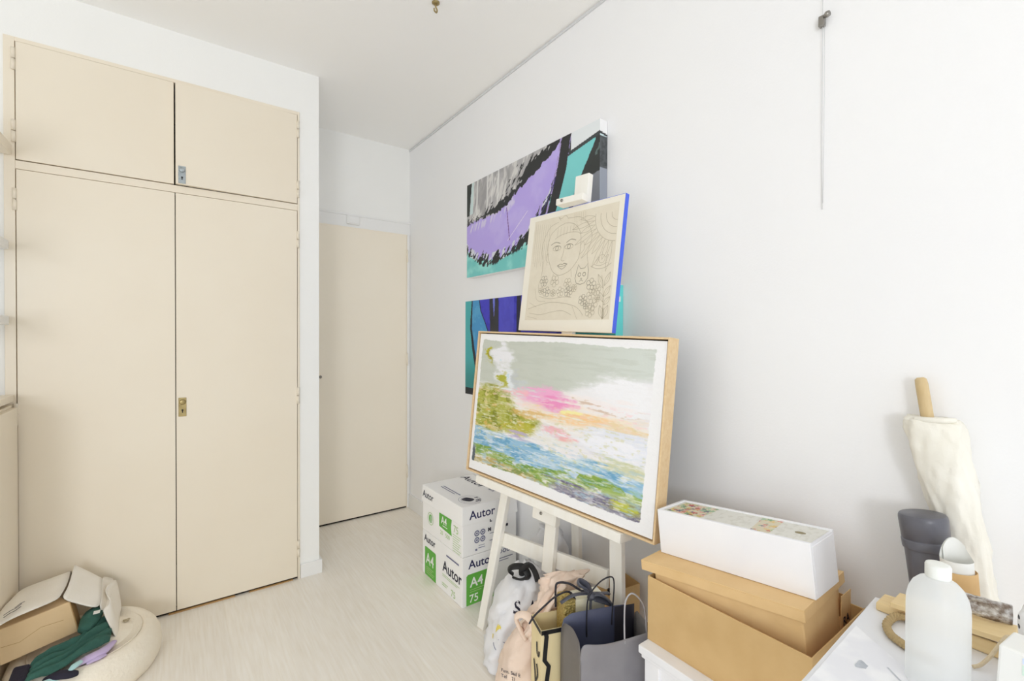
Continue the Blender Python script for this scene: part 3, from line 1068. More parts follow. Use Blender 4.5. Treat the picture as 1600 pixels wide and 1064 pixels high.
# hills
pen([(.102, .815), (.20, .79), (.351, .765), (.50, .775), (.618, .80), (.68, .835), (.717, .875)], .0016)
pen([(.12, .85), (.25, .865), (.38, .845), (.50, .835), (.60, .87)], .0014)
pen([(.11, .76), (.20, .80)], .0011)
pen([(.10, .88), (.22, .90)], .0011)
pen([(.60, .80), (.66, .90)], .0011)
pen([(.16, .64), (.20, .74), (.30, .755)], .0012)
mesh_obj('pencil_lines', V_, F_, M['pencil'], root)
mesh_obj('bold_pencil_lines', V2_, F2_, M['pencil_dark'], root)

# easel
root = empty('easel', mat=EM, label='white painted wooden easel holding the framed painting', cat='easel')
ez = -.665


def legp(name, xa0, xa1, xb0, xb1, zb, zt, yf, yb, parent, ysh=0.0):
    return prism(name, [(xb0, yf, zb), (xb1, yf, zb), (xb1, yb, zb), (xb0, yb, zb)],
                 [(xa0, yf, zt), (xa1, yf, zt), (xa1, yb, zt), (xa0, yb, zt)], M['white_wood'], parent, .002)


def floor_v(x, y):
    return -(EO.z + EU.z * x + EN.z * y) / EV.z + .001


legp('leg', .205, .250, .104, .146, floor_v(.12, .066), .10, .057, .079, root)
legp('leg', .730, .778, .812, .862, floor_v(.83, .066), .10, .057, .079, root)
prism('crossbar', [(.176, .080, -.293), (.735, .080, -.243), (.735, .098, -.243), (.176, .098, -.293)],
      [(.186, .080, -.233), (.735, .080, -.178), (.735, .098, -.178), (.186, .098, -.233)], M['white_wood'], root, .002)
legp('mast', .452, .507, .451, .506, -.285, 1.10, .058, .079, root)
mk = prism('mast_extension', [(.456, .058, 1.10), (.524, .058, 1.10), (.524, .085, 1.10), (.456, .085, 1.10)],
           [(.456, .058, 1.255), (.524, .058, 1.255), (.524, .085, 1.255), (.456, .085, 1.255)], M['white_wood'], root, .003)
prism('ledge', [(.090, -.012, -.034), (.835, -.012, -.034), (.835, .057, -.034), (.090, .057, -.034)],
      [(.090, -.012, -.0025), (.835, -.012, -.0025), (.835, .057, -.0025), (.090, .057, -.0025)], M['white_wood'], root, .002)
blk_ = prism('ledge_block', [(.405, .030, -.092), (.527, .030, -.092), (.527, .057, -.092), (.405, .057, -.092)],
             [(.405, .030, -.034), (.527, .030, -.034), (.527, .057, -.034), (.405, .057, -.034)], M['white_wood'], root, .002)
tube('screw', [(.452, .031, -.062), (.452, .027, -.062)], .006, M['steel'], blk_, seg=12)
cz_ = max((EM.inverted() @ (DM @ Vector((x_, y_, SH + .0015)))).z for x_ in (.17, .34) for y_ in (0, SD)) + .001
cl_ = prism('clamp', [(.405, .012, cz_), (.540, .012, cz_), (.540, .058, cz_), (.405, .058, cz_)],
            [(.405, .012, cz_ + .026), (.540, .012, cz_ + .026), (.540, .058, cz_ + .026), (.405, .058, cz_ + .026)], M['white_wood'], root, .003)
tube('screw', [(.437, .013, cz_ + .014), (.437, .009, cz_ + .014)], .006, M['steel'], cl_, seg=12)
# back leg from behind the mast to the floor by the wall
inv = EM.inverted()


def el(p):
    return inv @ Vector(p)


bl_top, bl_bot = Vector((1.285, 1.352, 1.25)), Vector((1.396, 1.425, .0))
ring = lambda c_, s_=.015: [el(c_ + Vector((dx * .010, dy * s_, 0))) for dx, dy in ((-1, -1), (1, -1), (1, 1), (-1, 1))]
prism('back_leg', ring(bl_bot, .022), ring(bl_top, .022), M['white_wood'], root, .002)

# ------------------------------------------------------------------ paper cartons
BX0, BX1, BY0, BY1 = 1.085, 1.398, 1.875, 2.300


def lf(name, s_, size, mt, y, z, parent, bold=0.0, sx=1.0):      # text on the face towards the room (-x)
    return text(name, s_, size, mt, (BX0 - .0036, y, z), (0, -1, 0), (0, 0, 1), parent, bold, sx=sx)


def rf(name, s_, size, mt, x, z, parent, bold=0.0, sx=1.0):      # text on the face towards the window (-y)
    return text(name, s_, size, mt, (x, BY0 - .0036, z), (1, 0, 0), (0, 0, 1), parent, bold, sx=sx)


def flat_x(name, pts, mt, parent, off=.0033):
    return mesh_obj(name, [(BX0 - off, y, z) for y, z in pts], [tuple(range(len(pts)))], mt, parent)


def flat_y(name, pts, mt, parent, off=.0033):
    return mesh_obj(name, [(x, BY0 - off, z) for x, z in pts], [tuple(range(len(pts)))], mt, parent)


def ring_mesh(name, fn, cx, cy, r0, r1, mt, parent, sy=1.0, n=24):
    vs, fs = [], []
    for k in range(n):
        a_ = 2 * math.pi * k / n
        for r in (r0, r1):
            vs.append(fn(cx + r * math.cos(a_), cy + r * sy * math.sin(a_)))
    for k in range(n):
        j = (k + 1) % n
        fs.append((2 * k, 2 * k + 1, 2 * j + 1, 2 * j))
    return mesh_obj(name, vs, fs, mt, parent)


def line_bars(name, lst, fn, mt, parent):
    vs, fs = [], []
    for a0, b0, a1, b1 in lst:
        i = len(vs)
        vs += [fn(a0, b0), fn(a1, b0), fn(a1, b1), fn(a0, b1)]
        fs.append((i, i + 1, i + 2, i + 3))
    return mesh_obj(name, vs, fs, mt, parent)


FX = lambda y, z, o=.0034: (BX0 - o, y, z)
FYY = lambda x, z, o=.0034: (x, BY0 - o, z)

lowb = empty('paper_carton', label='lower white carton of office paper on the floor behind the easel leg', cat='box', group='stacked office paper cartons')
box('carton', (BX0, BY0, .001), (BX1, BY1, .2345), M['carton_white'], lowb, bevel=.003)
bx = box('print_panel', (BX0 - .003, BY0 - .003, .002), (BX0 + .01, BY0 + .01, .003), M['carton_white'], lowb, bevel=0)
bpy.data.objects.remove(bx, do_unlink=True)
O = .0006
fx = lambda y, z: FX(y, z, O)
fy = lambda x, z: FYY(x, z, O)


def T_x(par, s_, size, mt, y, z, bold=0., sx=1.):
    return text('lettering', s_, size, mt, (BX0 - .0012, y, z), (0, -1, 0), (0, 0, 1), par, bold, sx=sx)


def T_y(par, s_, size, mt, x, z, bold=0., sx=1.):
    return text('lettering', s_, size, mt, (x, BY0 - .0012, z), (1, 0, 0), (0, 0, 1), par, bold, sx=sx)


mesh_obj('green_panel', [fx(2.270, .004), fx(2.143, .004), fx(2.143, .148), fx(2.150, .154), fx(2.264, .154), fx(2.270, .148)], [(0, 1, 2, 3, 4, 5)], M['green_ink'], lowb)
T_x(lowb, 'A4', .082, M['white_ink'], 2.256, .070, .0012, .95)
line_bars('small_print', [(2.252, .052, 2.17, .0485), (2.252, .042, 2.185, .0385), (2.252, .032, 2.16, .0285), (2.252, .022, 2.17, .0185)],
          lambda y, z: FX(y, z, .0012), M['green_pale'], lowb)
T_x(lowb, 'Autor', .052, M['navy_dark'], 2.277, .182, .0006, 1.0)
T_x(lowb, 'Autor', .078, M['navy_dark'], 2.068, .104, .0010, .98)
line_bars('small_print', [(2.03, .196, 1.905, .188)], lambda y, z: FX(y, z, .0012), M['grey_ink'], lowb)
line_bars('small_print', [(2.07, .088, 1.90, .0855), (2.07, .080, 1.92, .0775), (2.075, .044, 2.015, .0405), (2.075, .034, 2.025, .0305)], lambda y, z: FX(y, z, .0012), M['green_pale'], lowb)
T_x(lowb, '75', .046, M['green_pale'], 1.984, .014, .0, 1.0)
mesh_obj('green_panel', [fy(1.107, .004), fy(1.26, .004), fy(1.26, .150), fy(1.115, .150), fy(1.107, .142)], [(0, 1, 2, 3, 4)], M['green_ink'], lowb)
T_y(lowb, 'A4', .062, M['white_ink'], 1.127, .088, .0012)
T_y(lowb, '75', .052, M['white_ink'], 1.122, .016, .0006)
line_bars('small_print', [(1.127, .076, 1.21, .0735), (1.127, .066, 1.19, .0635)], lambda x, z: FYY(x, z, .0012), M['green_pale'], lowb)
T_y(lowb, 'Autor', .056, M['navy_ink'], 1.118, .176, .0008, 1.05)
ring_row = [ring_mesh('badge', lambda x, z: FYY(x, z, .0012), 1.300 + .024 * k, .212, .006, .0105, M['grey_ink'], lowb) for k in range(4)]
line_bars('small_print', [(1.285, .180, 1.375, .176), (1.285, .168, 1.35, .165)], lambda x, z: FYY(x, z, .0012), M['grey_ink'], lowb)

upb = empty('paper_carton', (0, 0, .2365), label='upper white carton of office paper with its lid on, topmost of the two cartons', cat='box', group='stacked office paper cartons')
Z0 = -.2365
box('carton', (BX0, BY0, 0), (BX1, BY1, .20), M['carton_white'], upb, bevel=.003)
bm = bmesh.new()
prism_bm(bm, [(BX0 - .006, BY0 - .006, .150), (BX1 + .004, BY0 - .006, .150), (BX1 + .004, BY1 + .006, .150), (BX0 - .006, BY1 + .006, .150)],
         [(BX0 - .001, BY0 - .001, .2365), (BX1, BY0 - .001, .2365), (BX1, BY1 + .001, .2365), (BX0 - .001, BY1 + .001, .2365)], .003)
bm_obj('lid', bm, M['carton_white'], upb)


def shift(o, dz=Z0, dx=0.0, dy=0.0):
    o.data.transform(Matrix.Translation((dx, dy, dz)))
    return o


# print on the lid and the body of the upper carton
shift(text('lettering', 'Autor', .050, M['navy_dark'], (BX0 - .0048, 2.290, .416), (0, -1, 0), (.05, 0, 1), upb, .0006))
shift(ring_mesh('badge', lambda y, z: FX(y, z, .0012), 2.203, .318, .030, .033, M['green_pale'], upb, n=28))
shift(mesh_obj('badge', [FX(2.203 + .019 * math.cos(a_), .318 + .022 * math.sin(a_), .0012) for a_ in [k * math.pi / 9 for k in range(18)]], [tuple(range(18))], M['green_ink'], upb))
shift(line_bars('badge_bars', [(2.203, .334, 2.198, .300), (2.190, .330, 2.186, .302)], lambda y, z: FX(y, z, .0018), M['carton_white'], upb))
shift(mesh_obj('green_panel', [fx(2.107, .313), fx(1.976, .305), fx(1.985, .345), fx(1.976, .384), fx(2.107, .381)], [(0, 1, 2, 3, 4)], M['green_ink'], upb))
shift(T_x(upb, 'A4', .052, M['white_ink'], 2.084, .336, .0012, .95))
shift(line_bars('small_print', [(2.07, .328, 2.02, .324)], lambda y, z: FX(y, z, .0012), M['white_ink'], upb))
shift(T_x(upb, '75', .050, M['green_pale'], 1.960, .333, .0))
shift(T_x(upb, '20', .030, M['green_pale'], 2.095, .278, .0))
shift(T_x(upb, '500', .030, M['green_pale'], 2.040, .278, .0))
shift(line_bars('small_print', [(1.965, .322 - .011 * k, 1.886 + .01 * (k % 3), .3195 - .011 * k) for k in range(8)], lambda y, z: FX(y, z, .0012), M['green_pale'], upb))
shift(text('lettering', 'Autor', .056, M['navy_ink'], (1.121, BY0 - .0050, .409), (1, 0, 0), (0, .06, 1), upb, .0008, sx=1.05))
for cx in (1.164, 1.197):
    for cz in (.335, .3025):
        shift(ring_mesh('badge', lambda x, z: FYY(x, z, .0012), cx, cz, .0085, .0145, M['grey_ink'], upb, n=18))
        shift(mesh_obj('badge', [FYY(cx + .0055 * math.cos(a_), cz + .0055 * math.sin(a_), .0012) for a_ in [k * math.pi / 6 for k in range(12)]], [tuple(range(12))], M['grey_ink'], upb))
shift(T_y(upb, 'L', .022, M['navy_dark'], 1.237, .374, .0015))
shift(T_y(upb, 'M', .022, M['navy_dark'], 1.227, .330, .0015))
shift(line_bars('small_print', [(1.174, .275, 1.207, .2725), (1.155, .262, 1.166, .252), (1.172, .2645, 1.21, .2615), (1.236, .284, 1.28, .281), (1.236, .318, 1.30, .3155)], lambda x, z: FYY(x, z, .0012), M['grey_ink'], upb))
shift(mesh_obj('label_block', [FYY(1.317, .330, .0012), FYY(1.345, .330, .0012), FYY(1.345, .343, .0012), FYY(1.317, .343, .0012)], [(0, 1, 2, 3)], M['navy_dark'], upb))
# lid top print
shift(text('lettering', 'Autor', .066, M['navy_dark'], (1.312, 2.292, .4738), (0, -1, 0), (1, 0, 0), upb, .0010, sx=1.35))
shift(text('lettering', 'A4 75', .02, M['grey_ink'], (1.325, 2.03, .4738), (0, -1, 0), (1, 0, 0), upb, .0006))
for r0, r1, sy_ in ((.052, .0535, 1.15), (.041, .0425, 1.1)):
    shift(ring_mesh('lid_emblem', lambda x, y: (x, y, .4738), 1.168, 1.948, r0, r1, M['grey_ink'], upb, sy=sy_, n=30))
shift(mesh_obj('lid_emblem', [(1.162 + .026 * math.cos(a_) * (1 - .25 * math.sin(2 * a_)), 1.955 + .030 * math.sin(a_), .4739) for a_ in [k * math.pi / 10 for k in range(20)]],
               [tuple(range(20))], M['navy_dark'], upb))
shift(line_bars('lid_emblem', [(1.19, 1.93, 1.215, 1.922), (1.18, 1.915, 1.208, 1.908), (1.20, 1.96, 1.22, 1.953)], lambda x, y: (x, y, .4739), M['navy_dark'], upb))
shift(line_bars('small_print', [(1.16, 2.21, 1.166, 2.03), (1.145, 2.21, 1.150, 2.06)], lambda x, y: (x, y, .4739), M['grey_ink'], upb))

# ------------------------------------------------------------------ soft bags


def sack(name, rings, mat, parent, seg=48, nz=6, crumple=.010, seed=1, freq=5.0, power=2.6, close_top=True):
    """rings: (cx, cy, z, rx, ry, angle). cross-sections are super-ellipses, displaced by folds"""
    R = []
    for i in range(len(rings) - 1):
        for k in range(nz):
            t_ = k / nz
            R.append([a_ * (1 - t_) + b_ * t_ for a_, b_ in zip(rings[i], rings[i + 1])])
    R.append(list(rings[-1]))
    verts, faces = [], []
    for i, (cx, cy, z, rx, ry, an) in enumerate(R):
        for k in range(seg):
            a_ = 2 * math.pi * k / seg
            c_, s_ = math.cos(a_), math.sin(a_)
            ex = 2.0 / power
            lx = math.copysign(abs(c_) ** ex, c_)
            ly = math.copysign(abs(s_) ** ex, s_)
            n_ = float(fbm(np.array(c_ * freq * .6 + 20), np.array(s_ * freq * .6 + z * freq * 4 + 20), seed)) - .5
            n2_ = float(vnoise(np.array(k * .45 + i * .22 + 40), np.array(z * 26 + 3), seed + 5)) - .5
            dd = 1 + (n_ * 2.2 * crumple + n2_ * .8 * crumple) / max(min(rx, ry), .02)
            px, py = lx * rx * dd, ly * ry * dd
            zz = z if i == 0 else z + n2_ * crumple * .6
            verts.append((cx + px * math.cos(an) - py * math.sin(an), cy + px * math.sin(an) + py * math.cos(an), max(zz, .0)))
    for i in range(len(R) - 1):
        for k in range(seg):
            j = (k + 1) % seg
            faces.append((i * seg + k, i * seg + j, (i + 1) * seg + j, (i + 1) * seg + k))
    faces.append(tuple(range(seg))[::-1])
    if close_top:
        faces.append(tuple((len(R) - 1) * seg + k for k in range(seg)))
    return mesh_obj(name, verts, faces, mat, parent, True)


# white plastic carrier with dark handles
t = empty('plastic_carrier_bag', label='stuffed white plastic carrier bag with black handles and yellow spots at the left easel leg', cat='bag')
sack('bag_body', [(1.075, 1.470, .000, .085, .085, -.5), (1.073, 1.472, .015, .112, .112, -.5), (1.085, 1.470, .07, .115, .120, -.5), (1.100, 1.468, .16, .105, .115, -.5),
                  (1.120, 1.460, .25, .095, .112, -.4), (1.140, 1.450, .31, .070, .090, -.4), (1.152, 1.455, .345, .034, .055, -.4), (1.158, 1.475, .362, .010, .022, -.4)],
     M['plastic_bag'], t, crumple=.016, seed=3)
bm = bmesh.new()
vs = []
tip = bm.verts.new((1.165, 1.565, .372))
base_ = [bm.verts.new(p) for p in ((1.098, 1.565, .26), (1.120, 1.500, .33), (1.165, 1.500, .335), (1.19, 1.56, .28))]
for i in range(4):
    bm.faces.new((base_[i], base_[(i + 1) % 4], tip))
bm.faces.new(base_[::-1])
o_ = subsurf(bm_obj('bag_corner', bm, M['plastic_bag'], t, True), 2)
for pts in ([(1.085, 1.475, .33), (1.070, 1.485, .348), (1.078, 1.462, .368), (1.100, 1.43, .372), (1.105, 1.405, .345), (1.092, 1.43, .325), (1.08, 1.465, .322)],
            [(1.105, 1.44, .335), (1.09, 1.42, .370), (1.105, 1.40, .392), (1.12, 1.385, .37), (1.125, 1.37, .335)]):
    tube('handle', pts, .014, M['black'], t, seg=10, flat=.35, smooth_n=5)


def on_surface(o, p, off=.002):
    ok, co, nr, _ = o.closest_point_on_mesh(Vector(p))
    if nr.dot(Vector((0, 0, 1.272)) - co) < 0:
        nr = -nr
    return co + nr * off, nr


carrier = [c_ for c_ in t.children if c_.name.startswith('bag_body')][0]


def conform(o, body, off):
    for v_ in o.data.vertices:
        v_.co = on_surface(body, v_.co, off)[0]


for ch_, px_, py_ in (('S', 1.020, 1.392), ('A', 1.066, 1.352)):
    o_ = text('lettering', ch_, .070, M['navy_dark'], (px_, py_, .232), (.76, -.65, 0), (.12, .14, .98), t, .0012)
    conform(o_, carrier, .0015)
ym_ = material('yellow_print', (232, 212, 100), .6)
for k_, (p_, r_) in enumerate((((.992, 1.435, .168), .015), ((.985, 1.465, .128), .008))):
    vs = []
    for q_ in range(14):
        a_ = q_ * 2 * math.pi / 14
        vs.append(on_surface(carrier, (p_[0] + .5 * r_ * math.cos(a_), p_[1] - .8 * r_ * math.cos(a_), p_[2] + r_ * 1.2 * math.sin(a_)), .0015)[0])
    mesh_obj('yellow_spot', vs, [tuple(range(14))], ym_, t)
for l_ in ([(.992, 1.425, .140), (1.01, 1.395, .118), (1.04, 1.37, .108), (1.07, 1.355, .108)], [(.985, 1.455, .108), (1.0, 1.42, .082), (1.03, 1.39, .068)]):
    pts = [on_surface(carrier, p_, .001)[0] for p_ in catmull(l_, 6)]
    tube('grey_scrawl', pts, .0011, M['grey_ink'], t, seg=5)

# second small white bag behind the easel against the wall
t = empty('white_sack', label='small crumpled white sack behind the easel mast against the wall', cat='bag')
sack('bag_body', [(1.335, 1.54, 0, .060, .09, 0), (1.335, 1.54, .02, .066, .10, 0), (1.335, 1.54, .2, .064, .10, 0), (1.335, 1.55, .36, .055, .085, .1), (1.33, 1.53, .44, .025, .05, .2)],
     M['plastic_bag'], t, crumple=.010, seed=9)

# pale pink cotton tote
t = empty('cotton_tote', label='slouching pale pink cotton tote between the white carrier and the cream paper bag', cat='bag')
sack('bag_body', [(.985, 1.255, 0, .085, .070, -.35), (.982, 1.257, .02, .105, .085, -.35), (.985, 1.258, .12, .108, .085, -.35), (.998, 1.252, .20, .096, .078, -.35),
                  (1.018, 1.240, .26, .074, .062, -.35), (1.032, 1.230, .295, .046, .040, -.35), (1.04, 1.225, .308, .02, .018, -.35)], M['tote'], t, crumple=.012, seed=13)
sack('draped_top', [(.985, 1.210, .270, .030, .030, -.3), (.990, 1.206, .29, .052, .040, -.3), (1.01, 1.198, .33, .058, .036, -.3), (1.035, 1.185, .38, .052, .034, -.3), (1.060, 1.170, .43, .058, .032, -.35), (1.078, 1.160, .462, .074, .026, -.4), (1.085, 1.158, .472, .03, .008, -.4)],
     M['tote'], t, crumple=.013, seed=17, freq=8)
tube('knotted_strap', [(.950, 1.222, .262), (.932, 1.232, .300), (.922, 1.236, .335), (.932, 1.212, .352), (.950, 1.19, .340), (.955, 1.175, .31)], [.016, .014, .012, .012, .016, .018], M['tote'], t, seg=12, flat=.55, smooth_n=5)
tube('knotted_strap', [(.945, 1.185, .28), (.965, 1.168, .32), (.985, 1.152, .375), (1.01, 1.132, .43), (1.035, 1.120, .462)], [.02, .016, .014, .018, .018], M['tote'], t, seg=12, flat=.5, smooth_n=5)
for i, (s_, dz) in enumerate((('Fam. Sad E', 0), ('Tel. 021', -.018))):
    text('lettering', s_, .016, M['navy_dark'], (.8745 - .002, 1.252 + .0 * i, .165 + dz), (.50, -.86, 0), (.0, .0, 1), t, .0002)

# cream paper bag with black trim
t = empty('cream_paper_bag', label='cream paper bag with black trim and brush letters behind the grey bag', cat='bag')
CE = Vector((.893, 1.073, 0))
ca = Vector((.19, -.065, 0)).normalized()
cb = Vector((.033, .095, 0)).normalized()
cw, cdp, chh = .232, .085, .380
c0, c1, c2, c3 = CE, CE + ca * cw, CE + ca * cw + cb * cdp, CE + cb * cdp
up = Vector((.006, .004, chh))
o_ = mesh_obj('bag_body', [c0, c1, c2, c3, c0 + up, c1 + up, c2 + up, c3 + up], [(0, 1, 5, 4), (1, 2, 6, 5), (2, 3, 7, 6), (3, 0, 4, 7), (3, 2, 1, 0)], M['cream_paper'], t)
solidify(o_, .002)


def strip3(name, quads, mt, parent):
    vs, fs = [], []
    for q in quads:
        i = len(vs)
        vs += list(q)
        fs.append((i, i + 1, i + 2, i + 3))
    return mesh_obj(name, vs, fs, mt, parent)


out = Vector((-.002, -.0025, 0))
qs = []
zz = [.0, .10, .20, .27, .29, .36, chh]
wob = [.004, .010, .002, .012, -.002, .004, .0]
for i in range(len(zz) - 1):
    pa = c0 + up * (zz[i] / chh) + out + ca * (.006 + wob[i])
    pb = c0 + up * (zz[i + 1] / chh) + out + ca * (.006 + wob[i + 1])
    qs.append((pa, pa + ca * .014, pb + ca * .014, pb))
qs.append((c0 + up + out, c1 + up + out, c1 + up * .965 + out, c0 + up * .965 + out))
o2 = Vector((-.0028, .0004, 0))
qs.append((c0 + up + o2, c3 + up + o2, c3 + up * .97 + o2, c0 + up * .97 + o2))
strip3('black_trim', qs, M['black'], t)
lets = [[(.030, .330), (.028, .300), (.020, .292), (.012, .298), (.010, .312)], [(.055, .262), (.045, .232), (.040, .20)], [(.030, .262), (.022, .232), (.040, .20), (.042, .17)]]
vs, fs = [], []
for ln in lets:
    P = [c0 + cb * a_ + up * (z_ / chh) + o2 * 1.3 for a_, z_ in curve2(ln, 5)]
    for i in range(len(P) - 1):
        d_ = (P[i + 1] - P[i]).normalized()
        q_ = d_.cross(Vector((1, 0, 0))).normalized() * .0030
        k_ = len(vs)
        vs += [P[i] - q_, P[i] + q_, P[i + 1] + q_, P[i + 1] - q_]
        fs.append((k_, k_ + 1, k_ + 2, k_ + 3))
mesh_obj('brush_letters', vs, fs, M['black'], t)
tube('handle', [(.872, 1.10, .402), (.882, 1.09, .425), (.925, 1.085, .448), (.965, 1.083, .462), (1.005, 1.07, .468), (1.02, 1.055, .44)], .007, M['cord_dark'], t, seg=8, flat=.4, smooth_n=4)
tube('handle', [(.990, 1.115, .405), (.992, 1.118, .46), (1.000, 1.115, .478), (1.03, 1.095, .475), (1.062, 1.07, .452), (1.085, 1.055, .452), (1.09, 1.05, .41)], .0035, M['cord_dark'], t, seg=8, smooth_n=4)

# gift with gold glitter and grey bow standing in the cream bag
gp_ = CE + ca * .160 + cb * .040
t = empty('wrapped_gift', gp_, math.atan2(ca.y, ca.x), label='white wrapped gift with gold glitter end and grey ribbon bow in the cream bag', cat='gift')
box('gift_box', (-.075, -.024, .006), (.065, .034, .448), M['gift_white'], t, bevel=.004)
box('glitter_end', (-.078, -.026, .006), (-.036, .036, .451), M['gold'], t, bevel=.006, seg=3)
tube('ribbon_band', [(-.09, -.027, .45), (-.05, -.029, .468), (0, -.029, .466), (.05, -.028, .458), (.08, -.02, .45)], .009, M['ribbon'], t, seg=8, flat=.3, smooth_n=4)
tube('ribbon_band', [(.012, -.0285, .46), (.010, -.0290, .43), (.010, -.0290, .39)], .010, M['ribbon'], t, seg=8, flat=.15, up=(1, 0, 0))
tube('bow_loop', [(.005, -.034, .462), (-.015, -.045, .49), (-.035, -.040, .505), (-.03, -.03, .512), (-.005, -.033, .495), (.004, -.036, .468)], .011, M['ribbon'], t, seg=8, flat=.35, smooth_n=5)
tube('bow_loop', [(.008, -.036, .462), (.03, -.045, .468), (.055, -.044, .452), (.075, -.04, .43), (.05, -.036, .44), (.02, -.035, .452)], .012, M['ribbon'], t, seg=8, flat=.35, smooth_n=5)
tube('bow_knot', [(.0, -.038, .455), (.007, -.044, .462), (.014, -.038, .470)], [.008, .013, .008], M['ribbon'], t, seg=10)

# grey paper gift bag
t = empty('grey_paper_bag', label='open dark grey paper bag with cord handles, nearest bag on the floor', cat='bag')
gBL, gBR = Vector((.935, 1.030, 0)), Vector((1.165, .945, 0))
gFL, gFR = Vector((.895, .905, 0)), Vector((1.118, .826, 0))
GH = .437


def sheet(name, rows, mt, parent, t_=.0012, sub=2):
    nr, nc = len(rows), len(rows[0])
    vs = [p for r in rows for p in r]
    fs = [(i * nc + k, i * nc + k + 1, (i + 1) * nc + k + 1, (i + 1) * nc + k) for i in range(nr - 1) for k in range(nc - 1)]
    o = mesh_obj(name, vs, fs, mt, parent, True)
    if sub:
        md = o.modifiers.new('subdivision', 'SUBSURF')
        md.levels = md.render_levels = sub
    if t_:
        solidify(o, t_)
    return o


def lerp(a_, b_, k):
    return a_ * (1 - k) + b_ * k


# front panel with sagging rim, seen from the room
rows = []
for zi, (z, bul) in enumerate(((.002, 0), (.08, .004), (.16, .010), (.25, .006), (.33, -.004), (.385, -.002), (GH, .0))):
    row = []
    for k in (0, .12, .3, .5, .7, .88, 1):
        p = lerp(gFL, gFR, k)
        sag = -.020 * math.sin(math.pi * k) * (z / GH) ** 3
        nrm = Vector((-.33, -.94, 0))
        b_ = bul * math.sin(math.pi * k) + .006 * math.sin(7 * k + z * 30) * (z > .01)
        row.append(p + nrm * b_ + Vector((0, 0, z + sag)))
    rows.append(row)
sheet('front_panel', rows, M['grey_paper'], t)
rows = []
for z in (.002, .1, .2, .3, GH - .008):
    mid = lerp(gBL, gFL, .55) + Vector((.014 * (z / GH), .006, z + .006 * (z > .4)))
    rows.append([gBL + Vector((0, 0, z - .004 * (z > .4))), lerp(gBL, gFL, .28) + Vector((.006 * z / GH, 0, z)), mid, lerp(gBL, gFL, .8) + Vector((.005 * z / GH, 0, z)), gFL + Vector((0, 0, z + .006 * (z > .4)))])
sheet('side_gusset', rows, M['grey_side_shade'], t, sub=1)
rows = []
for z in (.002, .15, .30, GH):
    rows.append([gFR + Vector((0, 0, z)), lerp(gFR, gBR, .5) + Vector((-.02 * z / GH, 0, z)), gBR + Vector((0, 0, z))])
sheet('side_gusset', rows, M['grey_side_shade'], t, sub=1)
rows = []
for z in (.002, .2, .36, GH + .002):
    rows.append([lerp(gBL, gBR, k) + Vector((0, 0, z)) for k in (0, .25, .5, .75, 1)])
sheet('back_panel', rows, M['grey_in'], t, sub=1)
mesh_obj('bag_base', [gBL + Vector((0, 0, .003)), gBR + Vector((0, 0, .003)), gFR + Vector((0, 0, .003)), gFL + Vector((0, 0, .003))], [(0, 1, 2, 3)], M['grey_side_shade'], t)
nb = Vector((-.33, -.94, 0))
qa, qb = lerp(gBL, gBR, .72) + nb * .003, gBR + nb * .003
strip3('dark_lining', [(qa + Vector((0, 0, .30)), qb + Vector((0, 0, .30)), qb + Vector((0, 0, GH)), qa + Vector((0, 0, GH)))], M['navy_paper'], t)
hb0 = lerp(gBL, gBR, .34) + nb * .003
hb1 = lerp(gBL, gBR, .70) + nb * .003
tube('handle', [hb0 + Vector((0, 0, .36)), hb0 + Vector((0, 0, GH)), hb0 + Vector((.01, 0, GH + .045)), lerp(hb0, hb1, .5) + Vector((0, 0, GH + .085)), lerp(hb0, hb1, .92) + Vector((0, 0, GH + .095)), hb1 + Vector((.004, 0, GH + .07)), hb1 + Vector((-.002, 0, GH)), hb1 + Vector((-.006, 0, .385))],
     .0022, M['cord_dark'], t, seg=8, smooth_n=5)
hf0 = lerp(gFL, gFR, .58) + nb * -.004
hf1 = lerp(gFL, gFR, .92) + nb * -.004
tube('handle', [hf0 + Vector((0, 0, GH - .03)), hf0 + Vector((.01, .01, GH + .03)), hf0 + Vector((.025, .018, GH + .075)), lerp(hf0, hf1, .55) + Vector((0, .02, GH + .096)), hf1 + Vector((0, .02, GH + .05)), hf1 + Vector((0, .01, GH - .03))],
     .0024, M['cord_pale'], t, seg=8, smooth_n=5)

# small brown paper bag behind the right easel leg
t = empty('brown_paper_bag', (1.345, 1.165, 0), -.12, label='small brown paper bag with black handle behind the right easel leg', cat='bag')
o_ = mesh_obj('bag_body', [(-.06, -.05, .001), (.06, -.05, .001), (.06, .05, .001), (-.06, .05, .001), (-.06, -.05, .355), (.06, -.05, .355), (.06, .05, .36), (-.06, .05, .36)],
              [(0, 1, 5, 4), (1, 2, 6, 5), (2, 3, 7, 6), (3, 0, 4, 7), (3, 2, 1, 0)], M['kraft_b'], t)
solidify(o_, .002)
tube('handle', [(-.062, -.02, .33), (-.070, -.03, .36), (-.078, -.06, .35), (-.075, -.075, .32), (-.064, -.052, .30)], .005, M['cord_dark'], t, seg=8, flat=.5, smooth_n=4)

